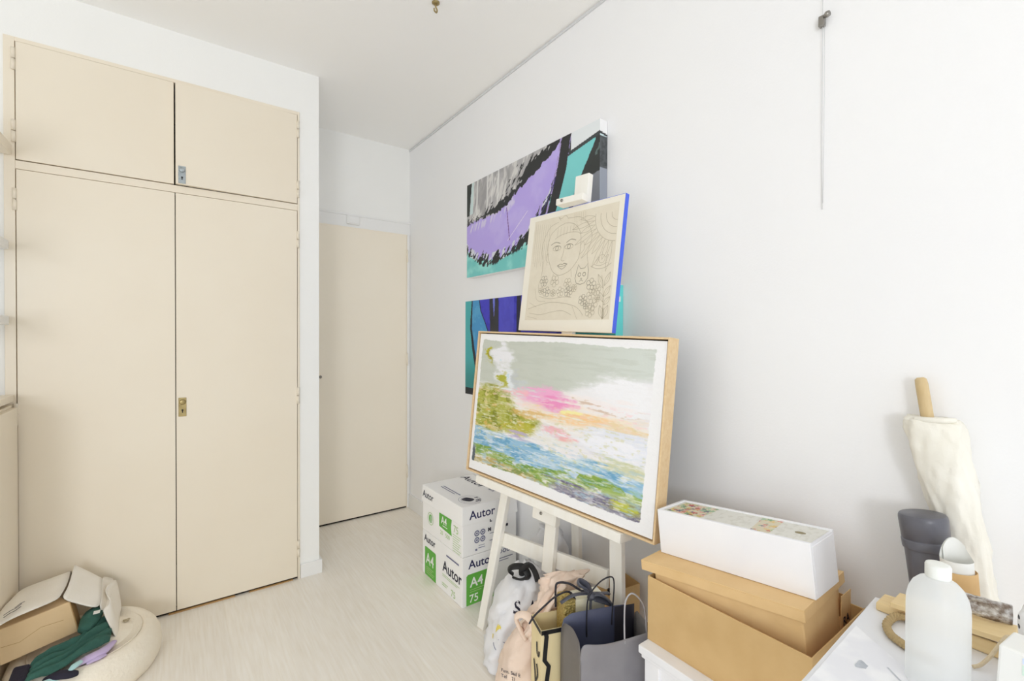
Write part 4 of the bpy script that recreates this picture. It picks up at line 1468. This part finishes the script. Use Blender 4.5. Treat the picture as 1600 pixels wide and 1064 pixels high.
# ------------------------------------------------------------------ white stool with boxes
ST = .435
t = empty('side_table', (1.0, .6, 0), label='low white wooden side table under the brown boxes', cat='side table')
sx0, sx1, sy0, sy1 = .020, .408, -.215, .212
box('top', (sx0, sy0, ST - .022), (sx1, sy1, ST), M['white_box'], t, bevel=.003)
box('moulding', (sx0 + .006, sy0 + .006, ST - .034), (sx1 - .006, sy1 - .006, ST - .022), M['white_box'], t, bevel=.002)
for ax in (sx0 + .012, sx1 - .058):
    for ay in (sy0 + .012, sy1 - .058):
        box('leg', (ax, ay, 0), (ax + .046, ay + .046, ST - .034), M['white_box'], t, bevel=.003)
for lo, hi in [((sx0 + .018, sy0 + .058, ST - .075), (sx0 + .034, sy1 - .058, ST - .034)), ((sx1 - .034, sy0 + .058, ST - .075), (sx1 - .018, sy1 - .058, ST - .034)),
               ((sx0 + .058, sy1 - .034, ST - .075), (sx1 - .058, sy1 - .018, ST - .034)), ((sx0 + .058, sy0 + .018, ST - .075), (sx1 - .058, sy0 + .034, ST - .034))]:
    box('apron', lo, hi, M['white_box'], t, bevel=.001)
box('inner_shelf', (sx0 + .04, sy0 + .04, .10), (sx1 - .04, sy1 - .04, .12), M['white_box'], t, bevel=.001)

LBX0, LBX1, LBY0, LBY1, LBZ1 = 1.060, 1.368, .402, .812, .611
t = empty('open_kraft_box', (LBX0, LBY0, ST), label='open kraft box standing on the white side table, lowest of the brown boxes', cat='box')
a_, b_, hh = LBX1 - LBX0, LBY1 - LBY0, LBZ1 - ST
box('base', (0, 0, .0005), (a_, b_, .004), M['kraft_b'], t, bevel=0)
box('front_panel', (0, 0, .004), (.003, b_, hh), M['kraft_b'], t, bevel=.0008)
box('back_panel', (a_ - .003, 0, .004), (a_, b_, hh - .004), M['kraft_b'], t, bevel=.0008)
box('side_panel', (.003, 0, .004), (a_ - .003, .003, hh), M['kraft_b'], t, bevel=.0008)
box('side_panel', (.003, b_ - .003, .004), (a_ - .003, b_, hh), M['kraft_b'], t, bevel=.0008)

# lidded box tilted inside it
LM = basis((1.063, .835, .618), (.0236, -.4093, .044), (1, 0.0577, 0))
t = empty('lidded_kraft_box', mat=LM, label='lidded kraft box tilted inside the open kraft box, under the white wooden box', cat='box')
LL, LDp, LHt = .412, .265, .0265
box('body', (.038, .006, -.150), (LL - .006, .236, .020), M['kraft'], t, bevel=.003)
boxes('lid', [((0, 0, LHt - .003), (LL, LDp, LHt)), ((0, 0, 0), (LL, .003, LHt - .003)), ((0, LDp - .003, 0), (LL, LDp, LHt - .003)), ((0, .003, 0), (.003, LDp - .003, LHt - .003)), ((LL - .003, .003, 0), (LL, LDp - .003, LHt - .003))],
      M['kraft'], t, bevel=.0008)

# narrow open carton at the back
t = empty('narrow_kraft_carton', (1.302, .432, ST + .004), label='narrow open kraft carton with dark lettering behind the lidded box by the wall', cat='box')
ca_, cb_, ch_ = .060, .13, .2065
box('side_panel', (0, 0, .001), (ca_, .002, ch_), M['kraft'], t, bevel=.0005)
box('side_panel', (0, cb_ - .002, .001), (ca_, cb_, ch_ - .05), M['kraft'], t, bevel=.0005)
box('back_panel', (ca_ - .002, .002, .001), (ca_, cb_ - .002, ch_ - .02), M['kraft'], t, bevel=.0005)
box('front_panel', (0, .002, .001), (.002, cb_ - .002, ch_ - .05), M['kraft'], t, bevel=.0005)
box('base', (.002, .002, .001), (ca_ - .002, cb_ - .002, .004), M['kraft'], t, bevel=0)
text('lettering', 'RA', .030, M['navy_dark'], (.012, -.0006, ch_ - .076), (1, 0, .1), (0, 0, 1), t, .001)

# white wooden box with decoupage on its sliding lid
wo_ = LM.inverted() @ Vector((1.143, .830, .6457))
lz_ = LM.to_3x3().col[2]
wx_ = Vector((.0036, -.4014, .043))
wx_ = (wx_ - lz_ * lz_.dot(wx_)).normalized()
WM = basis(LM @ Vector((wo_.x, wo_.y, .0265 + .0005)), wx_, lz_.cross(wx_))
t = empty('white_wooden_box', mat=WM, label='long white painted wooden box with floral patches on its sliding lid', cat='box')
WL, WW, WH = .404, .133, .1225
box('side', (0, 0, .0005), (WL, .010, WH), M['white_box'], t, bevel=.0015)
box('side', (0, WW - .010, .0005), (WL, WW, WH), M['white_box'], t, bevel=.0015)
box('end', (0, .010, .0005), (.010, WW - .010, WH), M['white_box'], t, bevel=.001)
box('end', (WL - .010, .010, .0005), (WL, WW - .010, WH - .009), M['white_box'], t, bevel=.001)
box('base', (.010, .010, .0005), (WL - .010, WW - .010, .006), M['white_box'], t, bevel=0)


def art_lid(u, v):
    n = fbm(u * 50, v * 8, 61)
    c = np.zeros(u.shape + (3,)) + np.array([230, 229, 222.])
    c = mixc(c, (214, 212, 202), sst(.5, .7, n) * .7)
    r_ = np.random.RandomState(3)
    pm = ((u > .02) & (u < .30 + .03 * (fbm(u * 9, v * 9, 63) - .5)) & (v > .06) & (v < .94)) | ((u > .60 + .05 * v) & (u < .735 + .03 * v) & (v > .02) & (v < .96))
    c = mixc(c, (222, 212, 186), pm.astype(float))
    cols = [(196, 92, 84), (214, 120, 108), (120, 168, 120), (150, 190, 150), (226, 196, 120), (96, 84, 120), (230, 170, 160), (170, 200, 170), (206, 186, 90)]
    for k in range(240):
        cu, cv, rr = r_.rand() * .80, r_.rand(), .005 + .013 * r_.rand()
        d_ = ((u - cu) * 3.4 / 1.0) ** 2 + ((v - cv)) ** 2
        an_ = np.arctan2(v - cv, (u - cu) * 3.4)
        msk = (d_ < (rr * 4.2 * (1 + .35 * np.sin(5 * an_ + k))) ** 2) & pm
        c = mixc(c, cols[k % len(cols)], msk.astype(float) * .85)
    return c


lidp = paint_grid('sliding_lid_face', WL - .016, WW - .020, 260, 90, art_lid, M['art_smooth'], t)
lidp.rotation_euler = (-math.pi / 2, 0, 0)
lidp.location = (.011, .010, WH - .0030)
box('sliding_lid', (.010, .010, WH - .009), (WL - .001, WW - .010, WH - .0038), M['white_box'], t, bevel=0)
bm = bmesh.new()
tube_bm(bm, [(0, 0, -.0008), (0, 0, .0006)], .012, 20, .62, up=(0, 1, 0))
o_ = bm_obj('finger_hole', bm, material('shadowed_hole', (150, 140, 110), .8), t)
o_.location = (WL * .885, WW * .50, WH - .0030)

# ------------------------------------------------------------------ table
TZ, TX1, TY1 = .72, 1.207, .339
t = empty('white_table', (0, 0, 0), label='white paint-marked work table in the right foreground', cat='table')
prism('table_top', [(.42, -.55, TZ - .028), (TX1, -.55, TZ - .028), (TX1, TY1, TZ - .028), (.42, TY1 - .028, TZ - .028)],
      [(.42, -.55, TZ), (TX1, -.55, TZ), (TX1, TY1, TZ), (.42, TY1 - .028, TZ)], M['table'], t, .002)
for ax in (.46, TX1 - .07):
    for ay in (-.50, TY1 - .085):
        box('leg', (ax, ay, 0), (ax + .045, ay + .045, TZ - .028), M['table'], t, bevel=.002)
boxes('apron', [((.47, -.49, TZ - .09), (TX1 - .035, -.475, TZ - .028)), ((.47, TY1 - .075, TZ - .09), (TX1 - .035, TY1 - .06, TZ - .028))], M['table'], t)

t = empty('painting_board', (0, 0, TZ), label='thin white paint-stained board lying on the table corner', cat='board')
bz = .0045
pb = [(1.049, .3245), (.60, .3095), (.60, -.15), (.6875, -.14)]
prism('board', [(x, y, .0003) for x, y in pb], [(x, y, bz) for x, y in pb], M['sheet'], t, .001)
mesh_obj('paint_stain', [(.928 + .011 * math.cos(a_) * (1 + .35 * math.sin(3 * a_)), .278 + .010 * math.sin(a_) * (1 + .3 * math.cos(2 * a_)), bz + .0004) for a_ in [k * math.pi / 8 for k in range(16)]],
         [tuple(range(16))], M['stain'], t)
mesh_obj('pencil_mark', [(.955, .252, bz + .0004), (.957, .250, bz + .0004), (.918, .208, bz + .0004), (.915, .210, bz + .0004)], [(0, 1, 2, 3)], M['stain'], t)

# milky bottle
t = empty('plastic_bottle', (.969, .192, TZ), label='large milky translucent plastic bottle with a white screw cap on the table', cat='bottle')
R_ = .0385
prof = [(.030, .001), (R_ - .006, .0015), (R_, .008), (R_, .125), (R_ * .99, .137), (R_ * .93, .150), (R_ * .80, .162), (R_ * .62, .170), (.0165, .174), (.0150, .176), (.0150, .184)]
inner = [(r - .0012, z) for r, z in prof[::-1] if r > .004]
inner = [(r, max(z, .003)) for r, z in inner]
lathe('body', prof, M['bottle'], t, seg=56, cap=True)
cp = [(.0152, .1765), (.0160, .178), (.0160, .194), (.0150, .1965), (.012, .1970), (.001, .1970)]
lathe('cap', cp, material('cap_plastic', (240, 242, 238), .35, bump=.0), t, seg=40)

# pale pine pieces, rope, twine
t = empty('pine_board', (0, 0, 0), label='thicker pale pine board lying on the table behind the bottle, lower of two', cat='wood board', group='pale pine boards')
prism('board', [(1.142, .135, TZ + .0005), (1.203, .135, TZ + .0005), (1.203, .322, TZ + .0005), (1.148, .322, TZ + .0005)],
      [(1.144, .135, TZ + .027), (1.203, .135, TZ + .027), (1.203, .322, TZ + .016), (1.150, .322, TZ + .016)], M['pale_pine'], t, .003)
o_ = box('grey_strip', (1.1445, .140, TZ + .0275), (1.155, .19, TZ + .034), M['grey_strip'], t, bevel=.001)
t = empty('pine_board', (0, 0, 0), label='thin pale pine board tilted on top of the thicker pine board', cat='wood board', group='pale pine boards')
prism('board', [(1.130, .130, TZ + .036), (1.200, .130, TZ + .036), (1.199, .296, TZ + .0205), (1.140, .296, TZ + .0205)],
      [(1.130, .130, TZ + .046), (1.200, .130, TZ + .046), (1.199, .296, TZ + .0305), (1.140, .296, TZ + .0305)], M['pale_pine'], t, .0012)
rp_ = catmull([(1.150, .262, TZ + .010), (1.135, .285, TZ + .010), (1.095, .289, TZ + .0075), (1.064, .276, TZ + .0075), (1.049, .258, TZ + .0075), (1.040, .236, TZ + .0075), (1.036, .205, TZ + .0075)], 16)
bm = bmesh.new()
for ph in range(3):
    pts = []
    for i, p in enumerate(rp_):
        d_ = (rp_[min(i + 1, len(rp_) - 1)] - rp_[max(i - 1, 0)]).normalized()
        s_ = d_.cross(Vector((0, 0, 1))).normalized()
        an = i * .55 + ph * 2 * math.pi / 3
        pts.append(p + s_ * .0034 * math.cos(an) + Vector((0, 0, .0034 * math.sin(an))))
    tube_bm(bm, pts, .0040, 8)
tag(bm_obj('rope', bm, M['rope'], None, True), 'loop of thick twisted tan rope on the table beside the bottle', 'rope')
t = tube('twine', [(1.075, .168, TZ + .004), (1.085, .160, TZ + .008), (1.098, .150, TZ + .024), (1.118, .138, TZ + .050), (1.130, .132, TZ + .052), (1.125, .118, TZ + .053)], .0028, M['twine'], None, seg=8, smooth_n=6)
tag(t, 'pale twine tied over the pine boards beside the bottle', 'twine')

# crinkled foil packet, dotted pouch, pastel carton
t = empty('foil_packet', (1.186, .172, TZ + .0455), -1.35, label='crinkled silver-brown foil packet lying on the pine boards', cat='packet')
vs, fs = [], []
for i in range(7):
    for k in range(7):
        n_ = float(fbm(np.array(i * .9 + 3.), np.array(k * .9 + 2.), 71)) - .5
        vs.append((-.035 + .0117 * i, .010 * math.sin(i) * .2 + n_ * .016, .001 + .0055 * k))
for i in range(6):
    for k in range(6):
        fs.append((i * 7 + k, (i + 1) * 7 + k, (i + 1) * 7 + k + 1, i * 7 + k + 1))
o_ = mesh_obj('packet', vs, fs, M['silver'], t, True)
solidify(o_, .006)

mt = material('dotted_paper', (243, 243, 245), .6)
nt = mt.node_tree
N, L = nt.nodes, nt.links
vo = N.new('ShaderNodeTexVoronoi')
vo.inputs['Scale'].default_value = 66
vo.inputs['Randomness'].default_value = .15
tc = N.new('ShaderNodeTexCoord')
L.new(tc.outputs['Object'], vo.inputs['Vector'])
rp = N.new('ShaderNodeValToRGB')
rp.color_ramp.interpolation = 'CONSTANT'
rp.color_ramp.elements[0].color = rgb(70, 74, 84)
rp.color_ramp.elements[1].color = rgb(243, 243, 245)
rp.color_ramp.elements[1].position = .24
L.new(vo.outputs['Distance'], rp.inputs['Fac'])
L.new(rp.outputs['Color'], N['Principled BSDF'].inputs['Base Color'])
M['pouch'] = mt
t = empty('dotted_pouch', (1.090, .055, TZ), -.2, label='white pouch with small dark dots standing at the right edge of the table', cat='pouch')
sack('pouch', [(0, 0, .001, .035, .055, 0), (0, 0, .01, .040, .064, 0), (0, 0, .07, .038, .066, 0), (0, 0, .11, .028, .064, 0), (0, 0, .128, .014, .052, 0), (0, 0, .134, .004, .03, 0)], M['pouch'], t, crumple=.003, seed=5)

t = empty('pastel_carton', (.985, .060, TZ), -.12, label='white carton with pastel panels in front of the dotted pouch', cat='carton')
prism('carton', [(-.03, -.075, .0005), (.04, -.075, .0005), (.04, .066, .0005), (-.03, .066, .0005)], [(-.026, -.070, .108), (.036, -.070, .108), (.036, .062, .108), (-.026, .062, .108)], M['paper_white'], t, .003)
for k, (za, zb, colr) in enumerate(((.012, .050, (214, 206, 240)), (.052, .058, (250, 214, 220)), (.078, .092, (214, 236, 222)), (.094, .102, (216, 228, 250)))):
    f_ = lambda z: -.0305 + .004 * z / .108
    mesh_obj('pastel_panel', [(f_(za), .038, za), (f_(za), -.065, za), (f_(zb), -.065, zb), (f_(zb), .038, zb)], [(0, 1, 2, 3)], material('pastel_%d' % k, colr, .5), t)

# ------------------------------------------------------------------ tubes and roll between table and wall
t = empty('black_document_tube', (1.320, .176, 0), label='grey-black plastic document tube with a wide cap leaning in the gap by the wall', cat='document tube')
ax_ = Vector((0, .127, 1)).normalized()
q_ = Vector((0, 0, 1)).rotation_difference(ax_)
t.rotation_euler = q_.to_euler()
Lt = .895
lathe('tube', [(.0370, .004), (.0380, .006), (.0392, Lt - .070), (.0392, Lt - .058)], M['tube_black'], t, seg=40)
lathe('cap', [(.0393, Lt - .0725), (.0418, Lt - .0720), (.0424, Lt - .070), (.0426, Lt - .055), (.0420, Lt - .0535), (.0406, Lt - .053), (.0406, Lt - .0505), (.0416, Lt - .050), (.0426, Lt - .010), (.0420, Lt - .005), (.0400, Lt - .001), (.0380, Lt), (.001, Lt)], M['tube_black'], t, seg=40)
lathe('base_cap', [(.039, .004), (.041, .006), (.041, .03), (.039, .032)], M['tube_black'], t, seg=40)

t = empty('kraft_mailing_tube', (1.2475, .157, 0), label='kraft cardboard tube holding rolled white paper, leaning behind the table', cat='mailing tube')
ax_ = Vector((0.0, .075, 1)).normalized()
t.rotation_euler = Vector((0, 0, 1)).rotation_difference(ax_).to_euler()
Lk = .818
lathe('tube', [(.0275, .004), (.0288, .005), (.0288, Lk - .001), (.0276, Lk), (.0272, Lk - .03), (.0272, .02)], M['tube_kraft'], t, seg=40)
vs, fs = [], []
n_ = 44
for k in range(n_ + 1):
    a_ = math.radians(-20) + 2 * math.pi * 1.25 * k / n_
    r_ = .0264 - .0035 * k / n_
    zt_ = Lk + .020 + .034 * max(0, math.cos(a_ - math.radians(20))) ** 2
    vs += [(r_ * math.cos(a_), r_ * math.sin(a_), .06), (r_ * math.cos(a_), r_ * math.sin(a_), zt_)]
for k in range(n_):
    fs.append((2 * k, 2 * k + 2, 2 * k + 3, 2 * k + 1))
pr_ = mesh_obj('paper_roll', vs, fs, M['paper_white'], t, True)
tag(pr_)

t = empty('wrapped_roll', (1.385, .0855, 0), label='off-white cloth rolled on a wooden stick leaning against the right wall', cat='cloth roll')
ax_ = Vector((.004, .1835, 1))
def axp(z, dx=0, dy=0):
    return (ax_.x * z + dx, ax_.y * z + dy, z)


rings = [axp(.004) + (.020, .030, 0), axp(.02) + (.024, .034, 0), axp(.45, 0, -.002) + (.024, .035, 0), axp(.72, 0, -.004) + (.025, .036, 0), axp(.82, -.002, -.004) + (.026, .038, 0), axp(.90, -.006, -.003) + (.029, .042, 0),
         axp(.96, -.008, -.001) + (.032, .047, 0), axp(1.02, -.010, 0) + (.035, .051, 0), axp(1.065, -.011, .0) + (.036, .053, 0), axp(1.085, -.011, 0) + (.035, .052, 0), axp(1.092, -.011, 0) + (.027, .043, 0)]
rings = [(r[0], r[1], r[2], r[3], r[4], r[5]) for r in rings]
sack('cloth', rings, M['roll_cloth'], t, crumple=.0055, seed=23, freq=4, power=2.2, seg=56)
tube('cloth_fold', [axp(1.088, -.036, .026), axp(1.090, -.042, 0), axp(1.092, -.040, -.026), axp(1.094, -.028, -.042)], [.005, .006, .007, .005], M['roll_cloth'], t, seg=10, smooth_n=5)
tube('stick', [axp(.9, .0, .010), axp(1.07, .0, .012), axp(1.165, .002, .0085), axp(1.176, .002, .0085), axp(1.180, .002, .0085)], [.0118, .0118, .0118, .0105, .006], M['stick'], t, seg=20)

# ------------------------------------------------------------------ pet bed and what lies on it
t = empty('pet_bed', (-.262, 2.347, 0), label='round cream plush pet bed on the floor before the wardrobe', cat='pet bed')
t.scale = (.87, .98, 1.0)
lathe('bolster', [(.215, .001), (.240, .004), (.252, .025), (.256, .055), (.252, .085), (.240, .110), (.222, .128), (.205, .134), (.190, .130), (.180, .118), (.178, .100)], M['pet'], t, seg=64)
lathe('cushion', [(.178, .104), (.170, .118), (.140, .132), (.09, .138), (.04, .140), (.002, .140)], M['pet'], t, seg=48)
lathe('seam_piping', [(.1835, .124), (.1865, .1275), (.1835, .130), (.1805, .127)], M['pet'], t, seg=64)
mesh_obj('paw_print', [(.125 + .012 * math.cos(a_) * (1 + .3 * math.sin(3 * a_)), .040 + .018 * math.sin(a_) * (1 + .3 * math.cos(2 * a_)), .1385) for a_ in [k * math.pi / 8 for k in range(16)]],
         [tuple(range(16))], material('brown_print', (132, 116, 84), .9, col2=(210, 198, 170), nscale=120), t)

# cardboard box lying under the tote
BM_ = basis((-.466, 2.250, .166), (.178, .086, .004), (-.30, 1.0, .0))
t = empty('cardboard_carton', mat=BM_, label='brown cardboard box lying on the pet bed under the tote bag', cat='box')
prism('carton', [(-.004, 0, .0), (.198, 0, .0), (.190, .15, .0), (.050, .15, .0)], [(-.004, .010, .118), (.180, .010, .118), (.176, .15, .118), (.050, .15, .118)], M['kraft_c'], t, .003)
mesh_obj('crease_line', [(.0, -.0005 + .0049, .058), (.045, .0042, .050), (.10, .0058, .070), (.16, .0050, .062), (.16, .0051, .0635), (.10, .0059, .0715), (.045, .0043, .0515), (.0, .0049, .0595)],
         [(0, 1, 6, 7), (1, 2, 5, 6), (2, 3, 4, 5)], M['kraft_in'], t)
mesh_obj('flap', [(.1985, .002, .004), (.1805, .012, .116), (.205, .06, .118), (.222, .05, .012)], [(0, 1, 2, 3)], M['kraft_in'], t)
solidify(t.children[-1], .002)

# cream canvas tote draped on the box
t = empty('canvas_tote', label='flopped cream canvas tote bag draped over the box on the pet bed', cat='bag')
V3 = Vector
rows = [
    [V3((-.484, 2.222, .300)), V3((-.455, 2.236, .318)), V3((-.395, 2.255, .326)), V3((-.338, 2.325, .311))],
    [V3((-.484, 2.262, .316)), V3((-.455, 2.280, .328)), V3((-.412, 2.300, .330)), V3((-.336, 2.352, .316))],
    [V3((-.484, 2.345, .318)), V3((-.462, 2.365, .324)), V3((-.440, 2.392, .318)), V3((-.330, 2.408, .318))],
    [V3((-.484, 2.440, .300)), V3((-.475, 2.465, .310)), V3((-.455, 2.480, .318)), V3((-.328, 2.470, .330))],
    [V3((-.484, 2.530, .275)), V3((-.478, 2.545, .294)), V3((-.462, 2.560, .306)), V3((-.334, 2.560, .342))],
    [V3((-.484, 2.575, .17)), V3((-.475, 2.578, .18)), V3((-.452, 2.58, .18)), V3((-.330, 2.580, .18))]]
sheet('front_panel', rows, M['tote_cream'], t, .003, 2)
rows = [
    [V3((-.334, 2.330, .308)), V3((-.284, 2.346, .266)), V3((-.234, 2.358, .224))],
    [V3((-.326, 2.365, .316)), V3((-.280, 2.385, .274)), V3((-.230, 2.395, .234))],
    [V3((-.321, 2.402, .324)), V3((-.278, 2.430, .290)), V3((-.232, 2.437, .256))],
    [V3((-.320, 2.480, .346)), V3((-.282, 2.500, .312)), V3((-.238, 2.500, .268))],
    [V3((-.321, 2.552, .366)), V3((-.284, 2.556, .322)), V3((-.243, 2.556, .278))],
    [V3((-.318, 2.575, .20)), V3((-.282, 2.578, .19)), V3((-.240, 2.578, .17))]]
sheet('fold_panel', rows, M['tote_cream'], t, .003, 2)
rows = [
    [V3((-.224, 2.343, .228)), V3((-.208, 2.352, .226)), V3((-.197, 2.372, .238)), V3((-.209, 2.405, .246)), V3((-.226, 2.440, .258)), V3((-.206, 2.50, .262)), V3((-.196, 2.565, .246))],
    [V3((-.200, 2.310, .180)), V3((-.194, 2.330, .184)), V3((-.188, 2.355, .186)), V3((-.192, 2.395, .186)), V3((-.198, 2.430, .188)), V3((-.190, 2.480, .182)), V3((-.184, 2.54, .176))],
    [V3((-.174, 2.277, .124)), V3((-.172, 2.296, .128)), V3((-.172, 2.325, .130)), V3((-.174, 2.370, .132)), V3((-.178, 2.41, .134)), V3((-.178, 2.450, .138)), V3((-.176, 2.50, .140))]]
sheet('side_gusset', rows, M['tote_cream'], t, .003, 2)
rows = [
    [V3((-.233, 2.360, .222)), V3((-.231, 2.437, .256)), V3((-.243, 2.556, .277))],
    [V3((-.218, 2.372, .196)), V3((-.214, 2.440, .214)), V3((-.222, 2.566, .250))],
    [V3((-.206, 2.360, .200)), V3((-.206, 2.440, .226)), V3((-.200, 2.570, .246))]]
sheet('inner_fold', rows, M['tote_cream'], t, .002, 2)
vs, fs = [], []
for ln in ([(.0, .004), (.02, .012), (.035, .010), (.05, .022)], [(.004, -.014), (.02, -.006), (.036, -.008), (.052, .002)], [(.03, .016), (.045, .028), (.058, .026)]):
    P = curve2(ln, 5)
    for i in range(len(P) - 1):
        k_ = len(vs)
        p3 = lambda p, o: V3((-.462 + .7 * p[0], 2.250 + .6 * p[0] + .9 * p[1], .3268 + .10 * p[0] + .12 * p[1] + o * 0 + .004))
        a1, a2 = p3(P[i], 0), p3(P[i + 1], 0)
        qv = V3((-.0009, .0012, .0002))
        vs += [a1 - qv, a1 + qv, a2 + qv, a2 - qv]
        fs.append((k_, k_ + 1, k_ + 2, k_ + 3))
mesh_obj('ink_scribble', vs, fs, M['navy_dark'], t)


def cloth_roll(name, paths, mat, label, cat):
    r = empty(name, label=label, cat=cat)
    for i, (pts, rad, fl) in enumerate(paths):
        tube('fold', pts, rad, mat, r, seg=14, flat=fl, smooth_n=6)
    return r


t = empty('fleece_garment', label='bottle green fleece garment squeezed out below the cardboard box', cat='garment')


def drape(name, front, back, fold_t, amp, mat, parent, seed, ns=44, ntt=30, thick=.004):
    F1, B1 = catmull(front, 12), catmull(back, 12)
    pick = lambda P, k: P[min(int(k * (len(P) - 1)), len(P) - 2)].lerp(P[min(int(k * (len(P) - 1)), len(P) - 2) + 1], k * (len(P) - 1) - min(int(k * (len(P) - 1)), len(P) - 2))
    vs_, fs_ = [], []
    for i_ in range(ns):
        a_ = i_ / (ns - 1)
        pf, pb_ = pick(F1, a_), pick(B1, a_)
        for k_ in range(ntt):
            b_ = k_ / (ntt - 1)
            p_ = pf.lerp(pb_, b_)
            z_ = 0
            for q_t, q_w in fold_t:
                dd = (b_ - q_t - .10 * (float(vnoise(np.array(a_ * 4. + q_t * 9), np.array(2.), seed)) - .5)) / q_w
                z_ += amp * math.exp(-dd * dd) * (.65 + .6 * float(vnoise(np.array(a_ * 5.), np.array(q_t * 12.), seed + 1)))
            z_ += .006 * (float(fbm(np.array(a_ * 12.), np.array(b_ * 7.), seed + 2)) - .5)
            end = min(1, a_ / .08, (1 - a_) / .08)
            vs_.append((p_.x + .006 * (float(vnoise(np.array(a_ * 9.), np.array(b_ * 5.), seed + 3)) - .5), p_.y, p_.z + z_ * (.35 + .65 * end)))
    for i_ in range(ns - 1):
        for k_ in range(ntt - 1):
            q0 = i_ * ntt + k_
            fs_.append((q0, q0 + ntt, q0 + ntt + 1, q0 + 1))
    o = mesh_obj(name, vs_, fs_, mat, parent, True)
    solidify(o, thick)
    return o


drape('fleece', [(-.392, 2.118, .142), (-.345, 2.128, .146), (-.295, 2.150, .150), (-.245, 2.185, .152), (-.190, 2.232, .150)],
      [(-.390, 2.235, .152), (-.335, 2.270, .156), (-.280, 2.305, .160), (-.235, 2.375, .176), (-.190, 2.42, .165)],
      [(.10, .07), (.32, .07), (.56, .09), (.80, .10)], .026, M['green_cloth'], t, 131)
tube('sleeve', [(-.268, 2.292, .188), (-.256, 2.335, .200), (-.250, 2.375, .200), (-.246, 2.43, .19)], [.018, .030, .030, .02], M['green_cloth'], t, seg=16, flat=.8, smooth_n=6)
box('care_label', (-.245, 2.318, .226), (-.226, 2.342, .2275), M['paper_white'], t, bevel=0)
t = empty('navy_folded_cloth', label='dark navy folded cloth under the green fleece on the pet bed', cat='garment')
prism('fold', [(-.436, 2.140, .132), (-.385, 2.122, .132), (-.385, 2.20, .142), (-.436, 2.215, .142)], [(-.432, 2.143, .156), (-.388, 2.126, .158), (-.390, 2.205, .170), (-.432, 2.22, .166)], M['navy_cloth'], t, .006)
tube('fold', [(-.345, 2.130, .136), (-.312, 2.118, .146), (-.280, 2.108, .142), (-.262, 2.112, .136)], [.012, .020, .018, .010], M['navy_cloth'], t, seg=12, flat=.6, smooth_n=5)
cloth_roll('lilac_cloth', [([(-.272, 2.160, .140), (-.240, 2.168, .146), (-.205, 2.190, .144), (-.178, 2.245, .140)], [.012, .018, .018, .008], .55),
                           ([(-.245, 2.152, .138), (-.215, 2.158, .142), (-.196, 2.172, .138)], [.008, .012, .006], .5)],
           M['lilac'], 'crumpled lilac cloth below the tote on the pet bed', 'garment')
cloth_roll('ice_blue_cloth', [([(-.352, 2.112, .138), (-.330, 2.106, .142), (-.305, 2.112, .136)], [.008, .012, .006], .5),
                              ([(-.284, 2.112, .150), (-.272, 2.124, .156), (-.258, 2.142, .156)], [.006, .012, .008], .6)],
           M['ice'], 'scrap of ice blue cloth peeking out beside the lilac cloth', 'garment')

for o in bpy.data.objects:
    nm = o.name.split('.')[0]
    if o.parent is not None and nm in ('pencil_lines', 'bold_pencil_lines', 'small_print', 'lid_emblem', 'brush_letters', 'badge_bars', 'ink_scribble'):
        o['kind'] = 'stuff'
